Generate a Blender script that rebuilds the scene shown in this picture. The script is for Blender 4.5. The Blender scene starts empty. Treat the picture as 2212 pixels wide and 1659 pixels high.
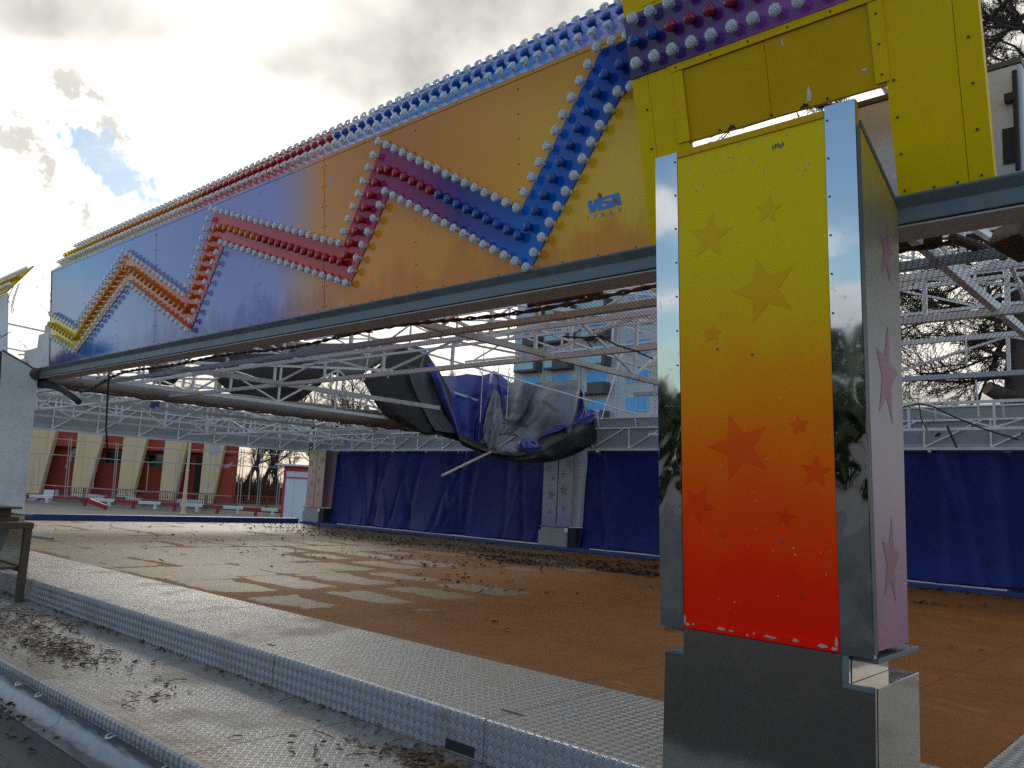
import bpy, math, random
from mathutils import Vector, Matrix
from math import radians as R, sin, cos, pi, sqrt
random.seed(7)
S = bpy.context.scene
COL = S.collection

# ------------------------------------------------------------------ camera
FPX, CXP, CYP = 1754.0, 1106.0, 829.5            # focal length in photo pixels (photo 2212 x 1659)
YAW, PITCH, ROLL = R(-42.645), R(7.914), R(2.8705)
CAM = Vector((0, 0, 1.3))
_f = Vector((sin(YAW)*cos(PITCH), cos(YAW)*cos(PITCH), sin(PITCH)))
_r = Vector((cos(YAW), -sin(YAW), 0)); _u = _r.cross(_f)
CR = cos(ROLL)*_r + sin(ROLL)*_u
CU = -sin(ROLL)*_r + cos(ROLL)*_u
CF = _f
cd = bpy.data.cameras.new('camera'); cam = bpy.data.objects.new('camera', cd); COL.objects.link(cam)
cd.sensor_width = 36; cd.lens = 36*FPX/2212.0; cd.clip_end = 2000; cd.clip_start = 0.05
m = Matrix.Identity(4)
for i in range(3):
    m[i][0] = CR[i]; m[i][1] = CU[i]; m[i][2] = -CF[i]; m[i][3] = CAM[i]
cam.matrix_world = m
S.camera = cam

def ray(x, y): return CF*FPX + CR*(x-CXP) + CU*(CYP-y)
def on(ax, val, x, y):                # point of the plane axis=val seen at photo pixel x, y
    d = ray(x, y); return CAM + d*((val-CAM[ax])/d[ax])
def dep(D, x, y): return CAM + ray(x, y)*(D/FPX)

# ------------------------------------------------------------------ node helper
class G:
    def __init__(s, nt): s.nt = nt; s.N = nt.nodes; s.L = nt.links
    def node(s, t, **kw):
        n = s.N.new(t)
        for k, v in kw.items(): setattr(n, k, v)
        return n
    def put(s, sock, v):
        if isinstance(v, X): s.L.new(v.s, sock)
        elif hasattr(v, 'is_output'): s.L.new(v, sock)
        else:
            if hasattr(sock.default_value, '__len__') and not hasattr(v, '__len__'): v = [v]*len(sock.default_value)
            if hasattr(v, '__len__') and len(v) == 3 and len(sock.default_value) == 4: v = (*v, 1)
            sock.default_value = v
    def m(s, op, *a):
        n = s.node('ShaderNodeMath', operation=op)
        for i, v in enumerate(a): s.put(n.inputs[i], v)
        return X(s, n.outputs[0])
    def pos(s):
        n = s.node('ShaderNodeNewGeometry'); return s.sep(n.outputs['Position'])
    def obj(s):
        n = s.node('ShaderNodeTexCoord'); return s.sep(n.outputs['Object'])
    def sep(s, v):
        n = s.node('ShaderNodeSeparateXYZ'); s.put(n.inputs[0], v); return [X(s, o) for o in n.outputs]
    def vec(s, x=0, y=0, z=0):
        n = s.node('ShaderNodeCombineXYZ')
        for i, v in enumerate((x, y, z)): s.put(n.inputs[i], v)
        return X(s, n.outputs[0])
    def noise(s, v=None, scale=5, detail=3, rough=.55, dist=0, col=False):
        n = s.node('ShaderNodeTexNoise')
        if v is not None: s.put(n.inputs['Vector'], v)
        s.put(n.inputs['Scale'], scale); s.put(n.inputs['Detail'], detail); s.put(n.inputs['Roughness'], rough); s.put(n.inputs['Distortion'], dist)
        return X(s, n.outputs[1 if col else 0])
    def ramp(s, f, stops, interp='LINEAR'):
        n = s.node('ShaderNodeValToRGB'); s.put(n.inputs[0], f); cr = n.color_ramp; cr.interpolation = interp
        while len(cr.elements) < len(stops): cr.elements.new(.5)
        for e, (p, c) in zip(cr.elements, stops):
            e.position = p; e.color = (*c, 1) if hasattr(c, '__len__') else (c, c, c, 1)
        return X(s, n.outputs[0])
    def mix(s, f, a, b, mode='MIX'):
        n = s.node('ShaderNodeMix', data_type='RGBA', blend_type=mode)
        s.put(n.inputs[0], f); s.put(n.inputs[6], a); s.put(n.inputs[7], b)
        return X(s, n.outputs[2])
    def step(s, v, a, b):             # smooth 0..1 between a and b
        n = s.node('ShaderNodeMapRange', interpolation_type='SMOOTHSTEP'); s.put(n.inputs[0], v); s.put(n.inputs[1], a); s.put(n.inputs[2], b)
        return X(s, n.outputs[0])
    def bump(s, h, dist=.01, strength=1.0):
        n = s.node('ShaderNodeBump'); s.put(n.inputs['Height'], h); s.put(n.inputs['Distance'], dist); s.put(n.inputs['Strength'], strength)
        return X(s, n.outputs[0])
class X:
    def __init__(s, g, sock): s.g = g; s.s = sock
    def __add__(s, o): return s.g.m('ADD', s, o)
    __radd__ = __add__
    def __sub__(s, o): return s.g.m('SUBTRACT', s, o)
    def __rsub__(s, o): return s.g.m('SUBTRACT', o, s)
    def __mul__(s, o): return s.g.m('MULTIPLY', s, o)
    __rmul__ = __mul__
    def __truediv__(s, o): return s.g.m('DIVIDE', s, o)
    def __rtruediv__(s, o): return s.g.m('DIVIDE', o, s)
    def floor(s): return s.g.m('FLOOR', s)
    def abs(s): return s.g.m('ABSOLUTE', s)
    def frac(s): return s.g.m('FRACT', s)
    def mod(s, o): return s.g.m('FLOORED_MODULO', s, o)
    def max(s, o): return s.g.m('MAXIMUM', s, o)
    def min(s, o): return s.g.m('MINIMUM', s, o)
    def lt(s, o): return s.g.m('LESS_THAN', s, o)
    def gt(s, o): return s.g.m('GREATER_THAN', s, o)
    def sin(s): return s.g.m('SINE', s)
    def pow(s, o): return s.g.m('POWER', s, o)
    def clamp(s): 
        r = s.g.m('ADD', s, 0); r.s.node.use_clamp = True; return r

def mat(name, fn=None, base=(.5,.5,.5), rough=.5, metal=0, **kw):
    mt = bpy.data.materials.new(name); mt.use_nodes = True
    g = G(mt.node_tree); b = g.N['Principled BSDF']
    d = dict(base=base, rough=rough, metal=metal, **kw)
    if fn: d.update(fn(g) or {})
    names = dict(base='Base Color', rough='Roughness', metal='Metallic', normal='Normal', alpha='Alpha', spec='Specular IOR Level', trans='Transmission Weight', ior='IOR', coat='Coat Weight', coatr='Coat Roughness', emit='Emission Color', estr='Emission Strength', subs='Subsurface Weight', sheen='Sheen Weight')
    for k, v in d.items(): g.put(b.inputs[names[k]], v)
    return mt

# ------------------------------------------------------------------ sky and sun
SUN = Vector((-.80, .46, .37)).normalized()
w = bpy.data.worlds.new('World'); S.world = w; w.use_nodes = True
def sky(g):
    bg = g.N['Background']
    st = g.node('ShaderNodeTexSky', sky_type='NISHITA', sun_disc=False)
    st.sun_elevation = math.asin(SUN.z); st.sun_rotation = math.atan2(SUN.x, SUN.y)
    st.air_density = 1.0; st.dust_density = .6; st.ozone_density = 2.0
    tc = g.node('ShaderNodeTexCoord').outputs['Generated']
    x, y, z = g.sep(tc)
    k = 1.0/(z.max(0)+.22)
    p = g.vec(x*k, y*k, 0)
    # angle to the sun
    d = x*SUN.x + y*SUN.y + z*SUN.z
    glow = g.step(d + y*.25, .65, 1.05)
    front = g.step(d + y*.6, .35, .95)
    n1 = g.noise(p, 1.15, 7, .56, .25)
    n2 = g.noise(g.vec(x*k+3.7, y*k-1.3, 4.0), .85, 5, .55, .3)
    # coverage: nearly closed towards the sun with one torn gap, broken cumulus behind the viewer
    n3 = g.noise(g.vec(x, y, z), 22, 5, .65)
    m1 = x*0.1390 + y*0.8833 + z*-0.4478 - 0.0005; m2 = x*-0.4329 + y*-0.3525 + z*-0.8297 - 0.0000
    gap = g.step(1.0 - m1*m1*(1/.008) - m2*m2*(1/.0009) + (n3-.5)*3.4 + (n1-.5)*2, -.1, .9)
    cov = g.step(n1 + front*.22 - gap*.30, .48, .61)
    # thickness: heavy grey undersides high up, thin bright cloud around the hidden sun
    high = g.step(z + (n2-.5)*.34, .375, .455)
    left = g.step(z + (n1-.5)*.30, .24, .12)
    q = (n2-.5)*1.7 + (n1-.5)*1.1 + high*.54 + left*.40 - .20
    wisp = g.step(1.0 - m1*m1*(1/.05) - m2*m2*(1/.012), 0, .8)*g.step(n3 + (n1-.5)*.4, .50, .64)
    thick = g.step(q, .0, .62).max(wisp*.75)
    bright = g.mix(thick, (9.6, 9.2, 8.4), g.mix(g.step(n3*.5+n1*.5, .38, .62), (2.5, 2.55, 2.6), (4.0, 3.95, 3.75)))
    bright = g.mix(glow*(1-thick)*(1-thick), bright, (13, 12.4, 11.0))
    bright = g.mix(front, g.mix(thick, (9.0, 9.1, 9.2), (4.6, 4.9, 5.3)), bright)
    low = g.step(z, .15, .0)
    bright = g.mix(low*front*.8, bright, (8.0, 6.4, 4.4))
    skyc = g.mix(1.0, st.outputs[0], (1.5, 1.6, 1.62), 'MULTIPLY')
    skyc = g.mix(gap*.8, skyc, g.vec(1.7, 2.9, 4.3))
    c = g.mix(cov, skyc, bright)
    g.put(bg.inputs[0], c); g.put(bg.inputs[1], .1)
sky(G(w.node_tree))
sl = bpy.data.lights.new('sun', 'SUN'); so = bpy.data.objects.new('sun', sl); COL.objects.link(so)
sl.energy = .7; sl.angle = R(12); sl.color = (1, .93, .82)
so.rotation_euler = SUN.to_track_quat('Z', 'Y').to_euler()
S.view_settings.view_transform = 'Standard'; S.view_settings.look = 'None'; S.view_settings.exposure = .4; S.view_settings.gamma = 1
S.cycles.max_bounces = 6; S.cycles.transparent_max_bounces = 12; S.cycles.glossy_bounces = 4; S.cycles.transmission_bounces = 4
S.cycles.use_denoising = False
S.cycles.sample_clamp_indirect = 6

# ------------------------------------------------------------------ mesh helper
class MB:
    def __init__(s): s.v = []; s.f = []; s.mi = []; s.k = 0
    def face(s, pts):
        i = len(s.v); s.v += [tuple(p) for p in pts]; s.f.append(tuple(range(i, i+len(pts)))); s.mi.append(s.k)
    def mesh(s, vs, fs):
        i = len(s.v); s.v += [tuple(p) for p in vs]; s.f += [tuple(i+a for a in f) for f in fs]; s.mi += [s.k]*len(fs)
    def box(s, x0, y0, z0, x1, y1, z1):
        s.hexa([(x0,y0,z0),(x1,y0,z0),(x1,y1,z0),(x0,y1,z0),(x0,y0,z1),(x1,y0,z1),(x1,y1,z1),(x0,y1,z1)])
    def hexa(s, p):
        s.mesh(p, [(0,3,2,1),(4,5,6,7),(0,1,5,4),(1,2,6,5),(2,3,7,6),(3,0,4,7)])
    def bar(s, a, b, w=.04, h=None, up=(0,0,1)):       # rectangular bar from a to b
        a, b = Vector(a), Vector(b); h = h or w; d = (b-a).normalized(); up = Vector(up)
        if abs(d.dot(up)) > .98: up = Vector((0,1,0))
        sx = d.cross(up).normalized(); sy = sx.cross(d)
        q = [(-1,-1),(1,-1),(1,1),(-1,1)]
        s.mesh([p + sx*i*w/2 + sy*j*h/2 for p in (a, b) for i, j in q], [(3,2,1,0),(4,5,6,7),(0,1,5,4),(1,2,6,5),(2,3,7,6),(3,0,4,7)])
    def tube(s, pts, r, n=8, cap=True):
        pts = [Vector(p) for p in pts]; rs = r if hasattr(r, '__len__') else [r]*len(pts)
        i0 = len(s.v); up = None
        for i, p in enumerate(pts):
            d = (pts[min(i+1, len(pts)-1)] - pts[max(i-1, 0)]).normalized()
            if up is None:
                up = Vector((0,0,1)) if abs(d.z) < .9 else Vector((1,0,0))
            sx = d.cross(up).normalized(); up = sx.cross(d).normalized()
            for k in range(n):
                a = 2*pi*k/n; s.v.append(tuple(p + (sx*cos(a) + up*sin(a))*rs[i]))
        for i in range(len(pts)-1):
            for k in range(n):
                a = i0+i*n+k; b = i0+i*n+(k+1) % n
                s.f.append((a, b, b+n, a+n)); s.mi.append(s.k)
        if cap:
            s.f.append(tuple(range(i0+n-1, i0-1, -1))); s.mi.append(s.k)
            s.f.append(tuple(range(len(s.v)-n, len(s.v)))); s.mi.append(s.k)
    def prism(s, poly, fn, t0, t1):      # 2-D polygon (a,b) -> fn(a,b,t), between t0 and t1
        n = len(poly); i = len(s.v)
        s.v += [tuple(fn(a, b, t0)) for a, b in poly] + [tuple(fn(a, b, t1)) for a, b in poly]
        s.f += [tuple(i+k for k in range(n-1, -1, -1)), tuple(i+n+k for k in range(n))] + [(i+k, i+(k+1) % n, i+n+(k+1) % n, i+n+k) for k in range(n)]
        s.mi += [s.k]*(n+2)
    def grid(s, P):                      # rows of points
        i = len(s.v); nr, nc = len(P), len(P[0])
        for r_ in P: s.v += [tuple(p) for p in r_]
        for a in range(nr-1):
            for b in range(nc-1):
                q = i+a*nc+b; s.f.append((q, q+1, q+nc+1, q+nc)); s.mi.append(s.k)
    def build(s, name, mats, parent=None, smooth=False, bevel=0, solid=0, fix=True):
        me = bpy.data.meshes.new(name)
        o0 = Vector(parent.location) if parent is not None else None
        base = o0
        if parent is not None and parent.parent is not None: base = parent['_w']
        if parent is None:               # top-level mesh: origin at the centre of its base
            xs = [p[0] for p in s.v]; ys = [p[1] for p in s.v]; zs = [p[2] for p in s.v]
            base = Vector(((min(xs)+max(xs))/2, (min(ys)+max(ys))/2, min(zs)))
        elif parent.parent is None: base = Vector(parent.location)
        me.from_pydata([tuple(Vector(p)-base) for p in s.v], [], s.f)
        mats = mats if isinstance(mats, (list, tuple)) else [mats]
        for mm in mats: me.materials.append(mm)
        me.polygons.foreach_set('material_index', s.mi)
        if smooth: me.polygons.foreach_set('use_smooth', [True]*len(me.polygons))
        me.update()
        o = bpy.data.objects.new(name, me); COL.objects.link(o)
        if parent is not None:
            o.parent = parent
            if parent.parent is not None or parent.type == 'MESH': pass
        else: o.location = base
        o['_w'] = tuple(base)
        if bevel:
            b = o.modifiers.new('bevel', 'BEVEL'); b.width = bevel; b.segments = 2; b.limit_method = 'ANGLE'
        if solid:
            b = o.modifiers.new('solid', 'SOLIDIFY'); b.thickness = solid
        return o
def sub(mb, name, mats, parent, **kw):   # a sub-part: its parent part has its origin at the thing's origin
    me = mb.build(name, mats, None, **kw)
    base = Vector(me['_w']); pw = Vector(parent['_w'])
    me.location = base - pw; me.parent = parent; me['_w'] = tuple(base)
    return me
def thing(name, label, cat, loc=(0,0,0), group=None):
    o = bpy.data.objects.new(name, None); COL.objects.link(o); o.location = loc; o.empty_display_size = .1
    return tag(o, label, cat, group)
def tag(o, label, cat, group=None, kind=None):
    o['label'] = label; o['category'] = cat
    if group: o['group'] = group
    if kind: o['kind'] = kind
    return o
def kind(o, k, label=None, cat=None):
    o['kind'] = k
    if label: o['label'] = label
    if cat: o['category'] = cat
    return o
def lerp(a, b, t): return a+(b-a)*t
def vl(a, b, t): return Vector(a).lerp(Vector(b), t)

# ------------------------------------------------------------------ materials
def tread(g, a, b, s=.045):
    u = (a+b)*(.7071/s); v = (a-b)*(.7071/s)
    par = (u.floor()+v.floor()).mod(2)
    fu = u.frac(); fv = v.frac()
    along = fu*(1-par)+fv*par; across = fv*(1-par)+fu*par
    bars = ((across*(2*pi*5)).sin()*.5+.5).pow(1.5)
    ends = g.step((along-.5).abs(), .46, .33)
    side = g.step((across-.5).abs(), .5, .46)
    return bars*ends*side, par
def m_step(g, vert=False):
    x, y, z = g.pos()
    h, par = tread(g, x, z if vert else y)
    n = g.noise(g.vec(x, y, z), 1.3, 5, .6); n2 = g.noise(g.vec(x, y, z), 9, 3, .6)
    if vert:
        base = g.mix(par, g.mix(n, (.20, .21, .235), (.26, .27, .295)), g.mix(n, (.36, .38, .41), (.46, .48, .50))); base = g.mix(h*.5, base, (.55, .57, .60)); base = g.mix(g.step(n2, .58, .75)*.45, base, (.17, .15, .12)); base = g.mix(g.step(n, .52, .70)*.4, base, (.20, .185, .165))  # parity and bar tones paint the plate's bright and dark reflections into its colour
        rough = .30+n*.12; bs = 1.0
    else:
        dirt = g.step(n, .46, .66)
        base = g.mix(dirt*.75, g.mix(par, (.24, .235, .225), (.35, .34, .315)), (.25, .21, .15)); base = g.mix(g.step(n2, .60, .72)*.4, base, (.20, .155, .11))  # alternate diamonds lightened in the colour for their differing reflections; dirt over them
        lowst = z.lt(-.1); mud = g.step(g.noise(g.vec(x*.7, y*1.6, 2), .9, 6, .68), .50, .66)
        base = g.mix(mud*lowst*.8, base, (.155, .115, .075))
        base = g.mix(h*.40, base, (.60, .58, .53))  # raised bars get a highlight painted into the base colour
        rough = .36+dirt*.2; bs = 1.0
    return dict(base=base, rough=rough, metal=.6 if vert else .35, normal=g.bump(h, .006, bs))
M = {}
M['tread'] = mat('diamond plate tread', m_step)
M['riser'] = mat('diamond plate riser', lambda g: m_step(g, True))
def m_skirt(g):
    x, y, z = g.pos(); n = g.noise(g.vec(x*.6, y, z*2), 2.2, 3)
    return dict(base=g.mix(n, (.13, .15, .18), (.24, .26, .29)), rough=.28+n*.25, metal=.8, normal=g.bump(n, .06, .5))
M['skirt'] = mat('galvanised skirt', m_skirt)
def m_floor(g):
    x, y, z = g.pos(); p = g.vec(x, y, 0)
    cx, cy = 1.7, 1.0
    wob = g.noise(p, 1.1, 5, .66, col=True); wx, wy, _ = g.sep(wob)
    fx = ((x+(wx-.5)*1.0+.45)/cx).frac(); fy = ((y+(wy-.5)*.62+.07)/cy).frac()
    ex = (.5-(fx-.5).abs())*cx; ey = (.5-(fy-.5).abs())*cy
    q = ex.min(.28)*ey.min(.28)*(1/.28)                 # rounded distance to the seam
    big = g.noise(p, .33, 4, .6); fine = g.noise(p, 7, 5, .65)
    cellr = g.node('ShaderNodeTexWhiteNoise'); g.put(cellr.inputs['Vector'], g.vec(((x+.3)/cx).floor(), ((y-.08)/cy).floor(), 0))
    rnd = X(g, cellr.outputs['Value'])
    # pale and dry on the far left, wet orange rust on the right
    wet = g.step(x, -14.5, -6.8)*.34 + g.step(x, -7.6, -6.2)*.6 + g.step(y, 7.6, 9.5)*g.step(x, -17, -12)*.30 + (big-.5)*.35 + (rnd-.5)*.42
    pale = g.step(q-wet*.55, .0, .022)
    rust = g.mix(g.noise(p, .9, 5, .62), (.13, .048, .012), (.34, .115, .014))
    rust = g.mix(g.step(fine, .5, .75)*.35, rust, (.30, .16, .08))
    scuff = g.step(g.noise(g.vec(x*.8+y*.5, y*2.2, 0), 1.4, 7, .72), .56, .68)*g.step(x, -6.5, -3.5)
    rust = g.mix(scuff*.5, rust, (.27, .20, .12))
    dry = g.mix(g.noise(p, 2.4, 5, .6), (.165, .112, .058), (.24, .178, .105))
    dry = g.mix(g.step(fine, .48, .72)*.45, dry, (.24, .15, .075)); dry = g.mix(g.step(big, .45, .62)*.35, dry, (.22, .17, .11))
    dark = g.step(g.noise(p, .55, 4, .7), .60, .72)
    base = g.mix(pale, rust, dry); base = g.mix(dark*.25, base, (.13, .07, .035))
    # real plate seams and weld lines
    sx = (((x+.3)/cx).frac()-.5).abs(); sy = (((y-.08)/cy).frac()-.5).abs()
    seam = sx.gt(.5-.006).max(sy.gt(.5-.009))
    base = g.mix(seam*.5, base, (.10, .05, .025))
    return dict(base=base, rough=.66-pale*.14+fine*.12, spec=.10+pale*.08, normal=g.bump(fine*.5+pale*.6-seam, .004, .6))
M['floor'] = mat('rusty steel plate floor', m_floor)
def m_asphalt(g):
    x, y, z = g.pos(); p = g.vec(x, y, z); n = g.noise(p, 60, 3, .7); b = g.noise(p, .7, 4)
    return dict(base=g.mix(n*.6+b*.4, (.045, .042, .036), (.125, .115, .10)), rough=.85, normal=g.bump(n, .01, .8))
M['asphalt'] = mat('asphalt', m_asphalt)
def m_ground(g):
    x, y, z = g.pos(); p = g.vec(x, y, z); n = g.noise(p, .5, 5); f = g.noise(p, 12, 3, .7)
    c = g.mix(n, (.13, .115, .10), (.19, .17, .145)); c = g.mix(f*.4, c, (.07, .06, .05))
    return dict(base=c, rough=.9)
M['ground'] = mat('worn paving', m_ground)
def m_grass(g):
    x, y, z = g.pos(); n = g.noise(g.vec(x, y, z), 3, 5, .7)
    return dict(base=g.mix(n, (.06, .09, .025), (.17, .12, .05)), rough=.95)
M['grass'] = mat('winter grass', m_grass)

def paint(name, c, rough=.35, dirt=.25, scale=3.0, dirtc=None, metal=0, spec=.5, coat=0, obj=False):
    def fn(g):
        x, y, z = g.obj() if obj else g.pos(); p = g.vec(x, y, z)
        n = g.noise(p, scale, 5, .62); f = g.noise(p, scale*9, 3, .6)
        dc = dirtc or tuple(v*.45+.02 for v in c)
        b = g.mix(g.step(n*.7+f*.3, .45, .72)*dirt, c, dc)
        return dict(base=b, rough=rough+n*.15, metal=metal, spec=spec, coat=coat, normal=g.bump(f, .002, .3))
    return mat(name, fn)
M['white'] = paint('dirty white paint', (.62, .62, .60), .45, .45, 2.0, (.30, .28, .25))
M['white_steel'] = paint('white steel tube', (.80, .79, .77), .45, .4, 1.5, (.40, .31, .24))
M['rusty_tube'] = paint('rust stained tube', (.60, .56, .50), .55, .7, 2.5, (.26, .15, .09))
M['galv_tube'] = paint('galvanised tube', (.52, .60, .68), .4, .3, 2)  # pale blue base stands in for the sky mirrored in the zinc
M['galv'] = None
def m_galv(g):
    x, y, z = g.pos(); p = g.vec(x*.7, y, z*1.5)
    vo = g.node('ShaderNodeTexVoronoi'); g.put(vo.inputs['Vector'], g.vec(x, y, z)); vo.inputs['Scale'].default_value = 14
    v = g.sep(vo.outputs['Color'])[0]; n = g.noise(p, 3, 5, .6)
    c = g.mix(v*.35+n*.65, (.085, .105, .11), (.19, .22, .225)); c = g.mix(g.step(n, .6, .75)*.4, c, (.27, .29, .28))
    return dict(base=c, rough=.48+v*.15, metal=.25, normal=g.bump(n, .01, .25))
M['galv'] = mat('weathered galvanised beam', m_galv)
M['beam_under'] = paint('pinkish primed steel', (.46, .40, .36), .6, .4, 1.5)
M['dark_steel'] = paint('dark weathered steel', (.09, .09, .085), .5, .4, 4)
M['brown_rust'] = paint('brown rusted steel', (.075, .05, .035), .7, .6, 6, (.14, .07, .035))
M['black'] = paint('black rubber', (.012, .012, .012), .6, .2, 8)
M['grey_box'] = paint('grey sheet metal', (.22, .215, .19), .55, .4, 3)
def m_mirror(dents):
    def fn(g):
        x, y, z = g.pos(); p = g.vec(x, y, z)
        n = g.noise(p, 2.2, 2, .5); low = g.step(z, 2.1, 1.1)
        d = g.noise(g.vec(x*1.3, y, z*.8), 3.2, 1.5, .45, .5)
        f = g.noise(p, 26, 4, .7); sc = g.noise(g.vec(x*40, y*40, z*1.5), 2, 3, .6)
        h = n*.04 + (d*low*.40 if dents else d*.05)
        return dict(base=g.mix(g.step(f, .58, .8)*.35, (.53, .54, .55), (.30, .29, .27)), rough=.035+g.step(f, .55, .9)*.25+sc*.03, metal=1, normal=g.bump(h, .10, .8))
    return fn
M['chrome'] = mat('dented mirror chrome', m_mirror(True))
M['stainless'] = mat('mirror stainless plinth', lambda g: (lambda p, x, y, z: dict(
    base=g.mix(g.noise(p, 30, 3, .7), (.44, .42, .385), (.32, .305, .275)), rough=.07+g.noise(p, 4, 4)*.10, metal=1, normal=g.bump(g.noise(p, 1.6, 2), .05, .25)))(g.vec(*(q := g.pos())), *q))
# column paint: yellow to orange to red down the panel
def m_column(g):
    x, y, z = g.pos()
    t = z + (g.noise(g.vec(x*1.1, y, z*.6), 2.0, 3)-.5)*.5
    c = g.ramp((t-.65)/2.5, [(0, (.92, .010, .001)), (.15, (.92, .020, .001)), (.28, (.90, .080, .001)), (.42, (.88, .19, .001)), (.54, (.84, .29, .001)), (.64, (.80, .47, .001)), (.74, (.80, .55, .001)), (1, (.80, .56, .001))])
    f = g.noise(g.vec(x, y, z), 40, 3, .7); chip = g.step(g.noise(g.vec(x, y, z), 55, 2, .5), .74, .78)
    return dict(base=g.mix(chip*.6, c, (.75, .70, .6)), rough=.34+f*.1, spec=.12)
M['col_paint'] = mat('yellow to red panel paint', m_column)
def m_star(g):
    x, y, z = g.pos(); f = g.noise(g.vec(x, y, z), 60, 2, .7)
    c = g.ramp((z-.65)/2.5, [(0, (.84, .008, .001)), (.22, (.84, .030, .001)), (.36, (.84, .085, .001)), (.48, (.84, .17, .001)), (.62, (.78, .36, .003)), (.75, (.77, .46, .003)), (1, (.77, .47, .003))])
    return dict(base=c, rough=.36+f*.1, spec=.12)
M['col_star'] = mat('stencilled star paint', m_star)
def m_side(g):
    x, y, z = g.pos(); n = g.noise(g.vec(x, y*3, z), 1.6, 4)
    c = g.ramp((z+(n-.5)*.5-.7)/2.3, [(0, (.30, .10, .17)), (.15, (.31, .16, .22)), (.40, (.25, .19, .22)), (.62, (.155, .135, .125)), (.85, (.22, .185, .10)), (1, (.42, .28, .01))])
    scr = g.step(g.noise(g.vec(x, y*26, z*9), 1.5, 4, .7), .66, .70)*g.step(n, .5, .62)
    return dict(base=g.mix(scr, c, (.20, .05, .06)), rough=.42)
M['side_paint'] = mat('lilac side panel paint', m_side)
M['pink_star'] = paint('dusty pink star', (.26, .09, .12), .45, .3, 5)
M['lilac_star'] = paint('grey lilac star', (.22, .18, .24), .5, .2, 6)
M['yellow'] = paint('yellow sheet paint', (.80, .50, .001), .32, .25, 1.6, (.58, .28, .002), spec=.12)
M['yellow_dark'] = paint('amber yellow sheet paint', (.66, .37, .001), .34, .35, 1.8, (.50, .22, .002), spec=.12)
# fascia paint along the whole front (world x, z)
def m_fascia(g):
    x, y, z = g.pos(); p = g.vec(x, y, z)
    n = g.noise(g.vec(x*.8, 0, z*.8), 1.5, 4, .6); n2 = g.noise(g.vec(x*1.5, 3, z*.5), 3.0, 4, .6)
    t = (x+12.9)/10.3 + (n-.5)*.07
    c = g.ramp(t, [(0, (.13, .19, .36)), (.10, (.15, .33, .56)), (.20, (.17, .29, .62)), (.33, (.25, .25, .50)), (.5, (.25, .24, .53)), (.585, (.30, .28, .58)), (.64, (.58, .30, .16)), (.665, (.80, .27, .010)), (.76, (.80, .25, .006)), (.86, (.80, .30, .003)), (.93, (.80, .40, .002)), (1, (.80, .50, .001))])
    up = g.step(z, 3.3, 4.3)
    c = g.mix(up*g.step(x, -6.2, -5)*.6, c, (.50, .165, .006))
    # darker sprayed drips along the bottom edge
    dr = g.noise(g.vec(x*1.0, 0, z*.35), 2.9, 5, .70)
    drip = g.step(z - dr*1.05, 2.66, 2.36)
    dc = g.ramp(t, [(0, (.025, .02, .14)), (.07, (.025, .03, .22)), (.14, (.025, .12, .42)), (.24, (.10, .24, .56)), (.33, (.08, .065, .32)), (.58, (.10, .075, .38)), (.64, (.40, .13, .07)), (.70, (.66, .16, .004)), (1, (.70, .24, .002))])
    c = g.mix(drip*.92, c, dc)
    sp = g.step(g.noise(g.vec(x, 1, z), 5.5, 3, .5), .64, .70)*g.step(x, -7.6, -6.9)*g.step(x, -5.4, -6.0)
    c = g.mix(sp*.5, c, (.33, .27, .60))
    dirt = g.noise(p, 30, 4, .7)
    return dict(base=g.mix(g.step(dirt, .6, .8)*.15, c, (.2, .16, .13)), rough=.10+n2*.05, spec=.30, normal=g.bump(n, .03, .06))
M['fascia'] = mat('sprayed fascia paint', m_fascia)
def band_col(stops):
    def fn(g):
        x, y, z = g.pos(); n = g.noise(g.vec(x, 0, z), 2.5, 3)
        return dict(base=g.ramp((x+12.9)/10.3+(n-.5)*.03, stops), rough=.12, spec=.22)
    return fn
M['band'] = mat('zigzag band paint', band_col([(0, (.75, .50, .002)), (.09, (.75, .50, .002)), (.14, (.75, .36, .04)), (.22, (.78, .28, .07)), (.34, (.75, .15, .03)), (.42, (.75, .045, .012)), (.50, (.70, .05, .05)), (.60, (.62, .03, .04)), (.70, (.55, .012, .02)), (.745, (.40, .025, .11)), (.81, (.24, .02, .14)), (.83, (.07, .025, .20)), (.90, (.008, .13, .52)), (.95, (.005, .09, .45)), (1, (.008, .008, .14))]))
M['strip'] = mat('lamp gutter paint', band_col([(0, (.62, .50, .05)), (.10, (.62, .50, .08)), (.2, (.70, .45, .22)), (.36, (.72, .46, .26)), (.43, (.66, .12, .10)), (.58, (.60, .04, .05)), (.66, (.62, .35, .40)), (.70, (.42, .45, .66)), (.80, (.20, .38, .70)), (.90, (.16, .33, .70)), (.97, (.24, .26, .62)), (1, (.20, .12, .45))]))
M['purple'] = mat('purple band paint', lambda g: (lambda q: dict(base=g.ramp((q[0]+2.65)/1.9, [(0, (.030, .012, .11)), (.12, (.05, .015, .16)), (.32, (.11, .02, .22)), (.5, (.28, .05, .34)), (1, (.36, .07, .36))]), rough=.24))(g.pos()))
def lamp_m(name, c, tr, rough=.08):
    def fn(g):
        x, y, z = g.obj()
        vo = g.node('ShaderNodeTexVoronoi'); g.put(vo.inputs['Vector'], g.vec(x, y, z)); vo.inputs['Scale'].default_value = 95
        d = X(g, vo.outputs['Distance'])
        return dict(base=g.mix(d, c, tuple(v*.72 for v in c)), normal=g.bump(d, .004, .6))
    return mat(name, fn, c, rough, trans=tr, ior=1.45, spec=.6)
M['lamp_clear'] = lamp_m('clear lamp plastic', (.92, .95, .98), .5, .07)
M['lamp_yellow'] = lamp_m('yellow lamp plastic', (.80, .50, .01), .35)
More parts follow.
